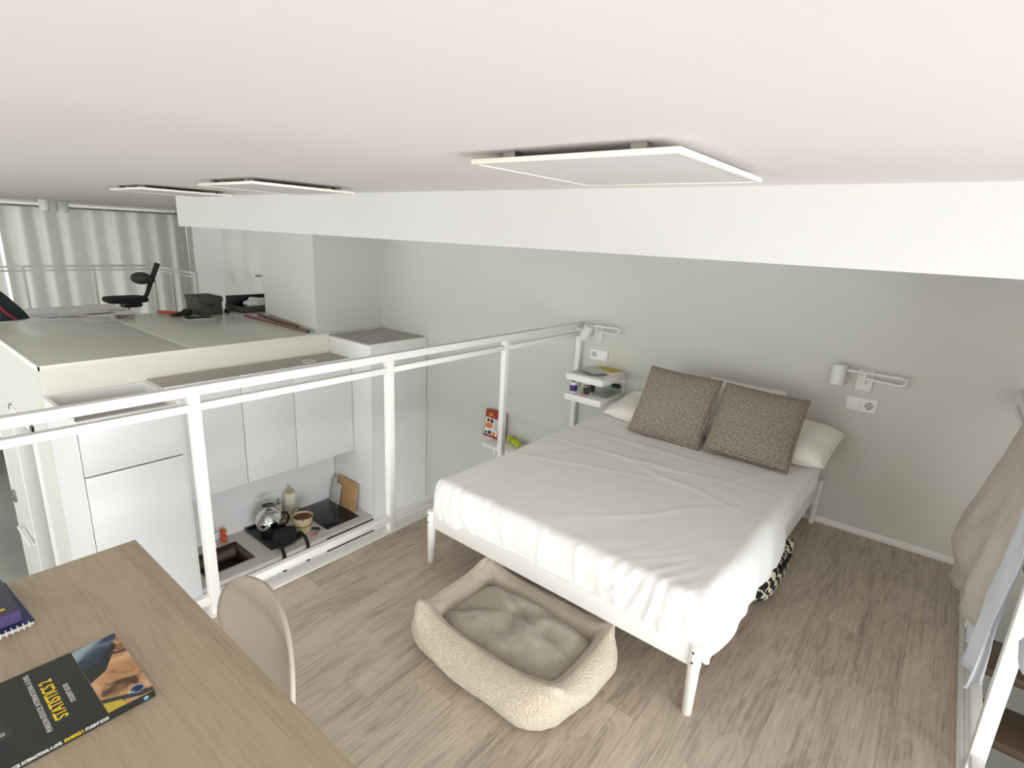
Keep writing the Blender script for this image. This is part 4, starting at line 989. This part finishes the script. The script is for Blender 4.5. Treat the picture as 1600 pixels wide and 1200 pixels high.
def dcush(u, v):
    a, b = 2*u-1, 2*v-1
    ex = max(0, (1-abs(a)**4)*(1-abs(b)**4))**.5
    x_, y_ = a*(HX-.03)+.01*nz(b*3, a, 2), b*(HY-.03)+.008*nz(a*3, b, 6)
    x_ *= 1-.10*abs(b)**2.5*abs(a); y_ *= 1-.10*abs(a)**2.5*abs(b)
    r = math.hypot((a+.03)*1.2, b-.3); th = math.atan2(b-.3, a+.03)
    z = .055+.105*ex
    z -= .030*math.exp(-(r/.22)**2)                       # tufted button
    z += .010*ex*math.sin(5*th+3*nz(a*2, b*2, 3))*math.exp(-((r-.5)/.4)**2)
    z += .022*ex*nz(a*2.2, b*2.2, 5)+.006*ex*nz(a*6, b*5, 7)-.004*ex*abs(nz(a*5+b, b*6-a, 11))+.003*nz(a*18, b*16, 13)
    # diagonal crease
    dcr = (b-.3-(a+.03)*.95+.10*nz(a*3, b*3, 9)); z -= .034*ex*math.exp(-(dcr/.10)**2)*max(0, min(1, .25-a*1.6)); dc2 = (b-.3+(a+.03)*.35+.08*nz(a*4, b*3, 4)); z -= .014*ex*math.exp(-(dc2/.07)**2)*max(0, min(1, .1+a*1.6))
    return (x_, y_, z)
MB().grid(dcush, 80, 60).build('cushion', 'dog_cushion', dog, ang=180, local=True)
MB().sphere((-.01, .3*(HY-.03), dcush(.485, .65)[2]+.003), (.011, .011, .006), 12, 8).build('button', 'dog_lining', dog, local=True)

# ================================================================== DESK AND CHAIR
ZD = 0.76
t = thing('desk', 'large wood-topped desk at the lower left beside the loft railing', 'desk', (-1.0, 0.05, 0))
yb = [.468, .418, .296, .17, .05, -.08, -.21, -.33]
for a, b in zip(yb[:-1], yb[1:]):
    box('top_board', (-1.862, b+.0001, ZD-.028), (-.1, a-.0001, ZD), 'desk_oak', t, 0.00015, 1)
for x_ in (-1.78, -.18):
    for y_ in (.39, -.26): box('leg', (x_-.025, y_-.025, 0), (x_+.025, y_+.025, ZD-.07), 'white_metal', t, 0.003)
MB().box((-1.8, .38, ZD-.07), (-.16, .41, ZD-.028)).box((-1.8, -.28, ZD-.07), (-.16, -.25, ZD-.028)).box((-1.8, -.25, ZD-.07), (-1.77, .38, ZD-.028)).box((-.19, -.25, ZD-.07), (-.16, .38, ZD-.028)).build('under_frame', 'white_metal', t)
ch = thing('shell_chair', 'beige moulded shell chair pushed up to the desk', 'chair', (-1.30, .40, 0), math.radians(-5))
def shell(u, v):
    a = 2*u-1
    # v 0 front of seat .. .5 bend .. 1 top of the back
    W_ = .25
    if v < .45:
        q = v/.45
        y_ = -.21+.33*q; z_ = .455-.018*math.sin(q*PI)-.012*(1-q)**3
        w_ = W_*(.9+.1*q)
        z_ += .02*a*a*q
        x_ = a*w_; y_ += .03*(a*a)*(1-q)
    else:
        q = (v-.45)/.55
        ang = min(1, q/.35)
        y_ = .12+.065*math.sin(ang*PI/2)+.03*max(0, q-.35)
        z_ = .437+.05*(1-math.cos(ang*PI/2))+ max(0, q-.2)*.385
        # arch outline of the backrest
        k = max(0, (q-.45)/.55)
        w_ = W_*(1.0-.0*q)*math.sqrt(max(0.0, 1-k**2.6))**1.0
        w_ = max(w_, .03) if q < .999 else .03
        x_ = a*w_; y_ -= .045*(a*w_/W_)**2*min(1, q*2)
        z_ -= .0
    return (x_, y_, z_)
MB().grid(shell, 24, 56).build('seat_shell', 'chair_shell', ch, ang=180, local=True, thick=.012)
for sx in (-1, 1):
    for (y0, y1) in ((-.14, -.2), (.1, .2)):
        MB().tube([(sx*.12, y0*.7, .44), (sx*.17, y0, .40), (sx*.215, y1, 0.0)], [.012, .012, .010], 10).build('leg', 'white_metal', ch, local=True)
MB().tube([(-.15, .08, .42), (.15, .08, .42)], .01, 8).tube([(-.15, -.1, .42), (.15, -.1, .42)], .01, 8).build('seat_bracket', 'white_metal', ch, local=True)

# ================================================================== BOOKS ON THE DESK
bx0, bx1, by0, by1, bt = -1.410, -1.155, -.005, .285, .015
bk = thing('textbook', 'dark statistics textbook with rock photo cover lying on the desk', 'book', ((bx0+bx1)/2, (by0+by1)/2, ZD+.0005))
z0 = ZD+.0005; z1 = z0+bt
MB().box((bx0+.002, by0+.002, z0+.001), (bx1-.001, by1-.002, z1-.001)).build('pages', 'paper', bk)
MB().box((bx0, by0, z0), (bx1, by1, z0+.001)).box((bx1-.001, by0, z0), (bx1, by1, z1-.001)).build('back_cover', 'book_dark', bk)
fc = MB().box((bx0, by0, z1-.001), (bx1, by1, z1)).build('front_cover', 'book_dark', bk)
zz = z1+.0003
def poly_part(name, pts, mat, z_, parent):
    return MB().prism(pts, z_-.0003, z_).build(name, mat, parent, smooth=False)
poly_part('cover_photo', [(bx0+.003, .200), (bx1-.004, .203), (bx1-.001, by1), (bx0, by1)], 'art_rock', zz, fc)
poly_part('cover_photo_water', [(bx0+.003, .200), (bx0+.09, .2015), (bx0+.075, .235), (bx0+.03, .272), (bx0+.012, by1), (bx0, by1)], 'art_sea', zz+.0002, fc)
poly_part('cover_photo_edge', [(bx0+.09, .2015), (bx0+.14, .202), (bx0+.12, .235), (bx0+.045, .275), (bx0+.03, .272), (bx0+.075, .235)], 'book_dark', zz+.0003, fc)
poly_part('cover_photo_shade', [(bx1-.05, .203), (bx1-.02, .26), (bx1-.014, by1), (bx1-.002, by1), (bx1-.006, .26), (bx1-.036, .203)], 'oven_dark', zz+.0003, fc)
poly_part('cover_photo_grass', [(bx1-.036, .203), (bx1-.022, .232), (bx1-.004, .236), (bx1-.003, .203)], 'mustard', zz+.0004, fc)
lg = MB().cyl((-1.185, .262, zz), (-1.185, .262, zz+.0004), .012, .012, 24).build('logo_disc', 'navy', fc)
MB().tube([(-1.185+.0115*math.cos(q), .262+.0115*math.sin(q), zz+.0003) for q in [2*PI*j/24 for j in range(24)]], .0008, 5, True).build('logo_ring', 'sky_blue_logo', lg)
# lettering reads along -x, its top points to -y
def cov(body, x_, y_, size, sx, mat, bold=0.0):
    text('cover_lettering', body, mat, size, frame((x_, y_, zz), (-1, 0, 0), (0, -1, 0)), fc, sx, 'LEFT', .0002, bold)
cov('PEARSON EDEXCEL INTERNATIONAL A LEVEL', -1.190, .122, .0125, .80, 'letter_white')
cov('STATISTICS 2', -1.210, .151, .030, .80, 'letter_yellow', .0006)
cov('STUDENT BOOK', -1.243, .171, .0125, .72, 'letter_white')
text('logo_letter', 'P', 'letter_white', .018, frame((-1.1805, .2575, zz+.0003), (-1, 0, 0), (0, -1, 0)), fc, 1, 'LEFT', .0002)
poly_part('cover_badge', [(-1.262, .045), (-1.232, .045), (-1.232, .07), (-1.262, .07)], 'charcoal', zz, fc)
text('badge_mark', '02', 'letter_white', .010, frame((-1.242, .0605, zz+.0003), (-1, 0, 0), (0, -1, 0)), fc, 1, 'LEFT', .0001)
sp = frame((bx1+.0003, -.072, z0+.0045), (0, 1, 0), (0, 0, 1))
def spine(body, y_, mat):
    o = text('spine_lettering', body, mat, .0095, frame((bx1+.0003, y_, z0+.0045), (0, 1, 0), (0, 0, 1)), bk, .54, 'LEFT', .0002, .0004)
    return max((o.parent.matrix_basis @ Vector(c)).y for c in (v.co for v in o.data.vertices))
e1 = spine('EDEXCEL INTERNATIONAL A LEVEL', .045, 'letter_white')
e2 = spine('STATISTICS 2', e1+.003, 'letter_yellow')
e3 = spine('STUDENT BOOK', e2+.003, 'letter_white')
MB().cyl((bx1, .268, z0+.0075), (bx1+.0006, .268, z0+.0075), .0045, .0045, 16).build('spine_logo', 'sky_blue_logo', bk)
# navy spiral notebook and purple book on it
nb = thing('spiral_notebook', 'navy spiral-bound notebook under the purple book on the desk', 'notebook', (-1.70, .05, ZD+.0005), math.radians(4))
MB().box((-.135, -.11, .0), (.10, .115, .010)).build('pages', 'paper', nb, local=True)
MB().box((-.137, -.112, .010), (.104, .117, .012)).build('front_cover', 'navy', nb, local=True)
for k in range(20):
    y_ = -.1+k*.0108
    MB().tube([(.104+.008*math.cos(q), y_, .007+.008*math.sin(q)) for q in [2*PI*j/10 for j in range(10)]], .0012, 5, True).build('spiral_ring', 'paper', nb, local=True)
pbk = thing('purple_book', 'thick purple hardback lying on the navy notebook', 'book', (-1.725, .03, ZD+.0130), math.radians(2))
MB().box((-.115, -.12, .002), (.104, .118, .030)).build('pages', 'paper', pbk, local=True)
MB().box((-.117, -.122, .030), (.106, .12, .033)).build('front_cover', 'purple_dark', pbk, 0.0008, local=True)
MB().box((-.117, -.122, .0), (.106, .12, .002)).box((.104, -.122, .002), (.106, .12, .030)).build('spine_cover', 'purple', pbk, local=True)
MB().prism([(.03, .0), (.045, .004), (.06, -.002), (.075, .006), (.075, -.02), (.02, -.02)], .0, .0004).xf(Matrix.Translation((.1063, .04, .012)) @ Matrix.Rotation(PI/2, 4, 'Y') @ Matrix.Translation((-.05, 0, 0))).build('spine_star', 'paper', pbk, local=True)
MB().cyl((.08, .092, .033), (.08, .092, .0335), .006, .006, 16).build('cover_badge', 'mustard', pbk, local=True)
MB().sphere((.02, .075, .033), (.006, .006, .0008), 12, 6).build('cover_dot', 'paper', pbk, local=True)

# ================================================================== GARMENTS ON THE STAIR RAIL
def interp(tab, x_):
    for (a, fa), (b, fb) in zip(tab[:-1], tab[1:]):
        if x_ <= b: return fa+(fb-fa)*max(0, (x_-a)/(b-a))
    return tab[-1][1]
RX = .366
def garment(name, lab, cat, mat, y0, y1, zb0, zb1, prof0, prof1, back, seed):
    t = thing(name, lab, cat, (RX, (y0+y1)/2, .2))
    def fn(u, v):
        y = y0+(y1-y0)*u; zb = zb0+(zb1-zb0)*u+.03*nz(u*5, seed)
        top = 1.098
        if v < .6:
            q = v/.6; z = zb+(top-zb)*q
            x = interp(prof0, z)*(1-u)+interp(prof1, z)*u
            x += (1-q)*.022*math.sin(u*11+seed+2*nz(u*3, q*2, seed))+.008*nz(u*9, q*6, seed)
            y += .02*(1-q)*nz(q*4, u*2, seed+4)
        else:
            q = (v-.6)/.4
            if q < .2:
                a = q/.2*PI; x = RX-.029*math.cos(a); z = top+.010*math.sin(a)
            else:
                q2 = (q-.2)/.8; x = RX+.029+.02*q2+.012*q2*math.sin(u*9+seed); z = top-back*q2
        return (x, y, z)
    MB().grid(fn, 60, 56).build('cloth', mat, t, ang=180, thick=.006)
    # hem roll
    MB().tube([Vector(fn(k/40, 0)) for k in range(41)], .006, 6).build('hem', mat, t)
    return t
garment('beige_garment', 'beige garment draped over the stair railing near the wall', 'clothing', 'beige_cotton', 2.50, 3.24, .40, .24,
        [(0, .285), (.5, .295), (1.0, .335), (1.1, .343)], [(.2, .265), (.28, .255), (.36, .262), (.47, .20), (.6, .235), (.8, .285), (1.0, .33), (1.1, .343)], .5, 2)
garment('white_garment', 'white garment hanging on the stair railing beside the near post', 'clothing', 'white_cotton', 2.235, 2.62, .31, .27,
        [(0, .30), (.5, .315), (1.0, .335), (1.1, .343)], [(0, .30), (.6, .31), (1.0, .335), (1.1, .343)], .6, 5)
garment('white_garment', 'white garment on the stair railing on the camera side of the post', 'clothing', 'white_cotton', 1.60, 2.12, .62, .62,
        [(0, .40), (.5, .38), (1.0, .345), (1.1, .343)], [(0, .405), (.6, .375), (1.0, .345), (1.1, .343)], .6, 8)

# ================================================================== STAIRS
st = thing('staircase', 'wooden open-tread stairs going down right of the loft', 'stairs', (.85, 2.2, ZL))
for k in range(10):
    y_ = 3.55-.26*k; z_ = -.19*(k+1)
    if z_ < ZL+.1: break
    MB().box((.44, y_-.29, z_-.045), (1.32, y_, z_)).build('tread', 'stair_wood', st, 0.004)
for x_ in (.415, 1.325):
    MB().add([(x_, 3.75, -.02), (x_, 3.75, -.30), (x_, 1.1, -2.05), (x_, .85, -2.05), (x_, .85, -1.9)], [(0, 1, 2, 3, 4)]).build('stringer', 'white_metal', st, thick=.02)
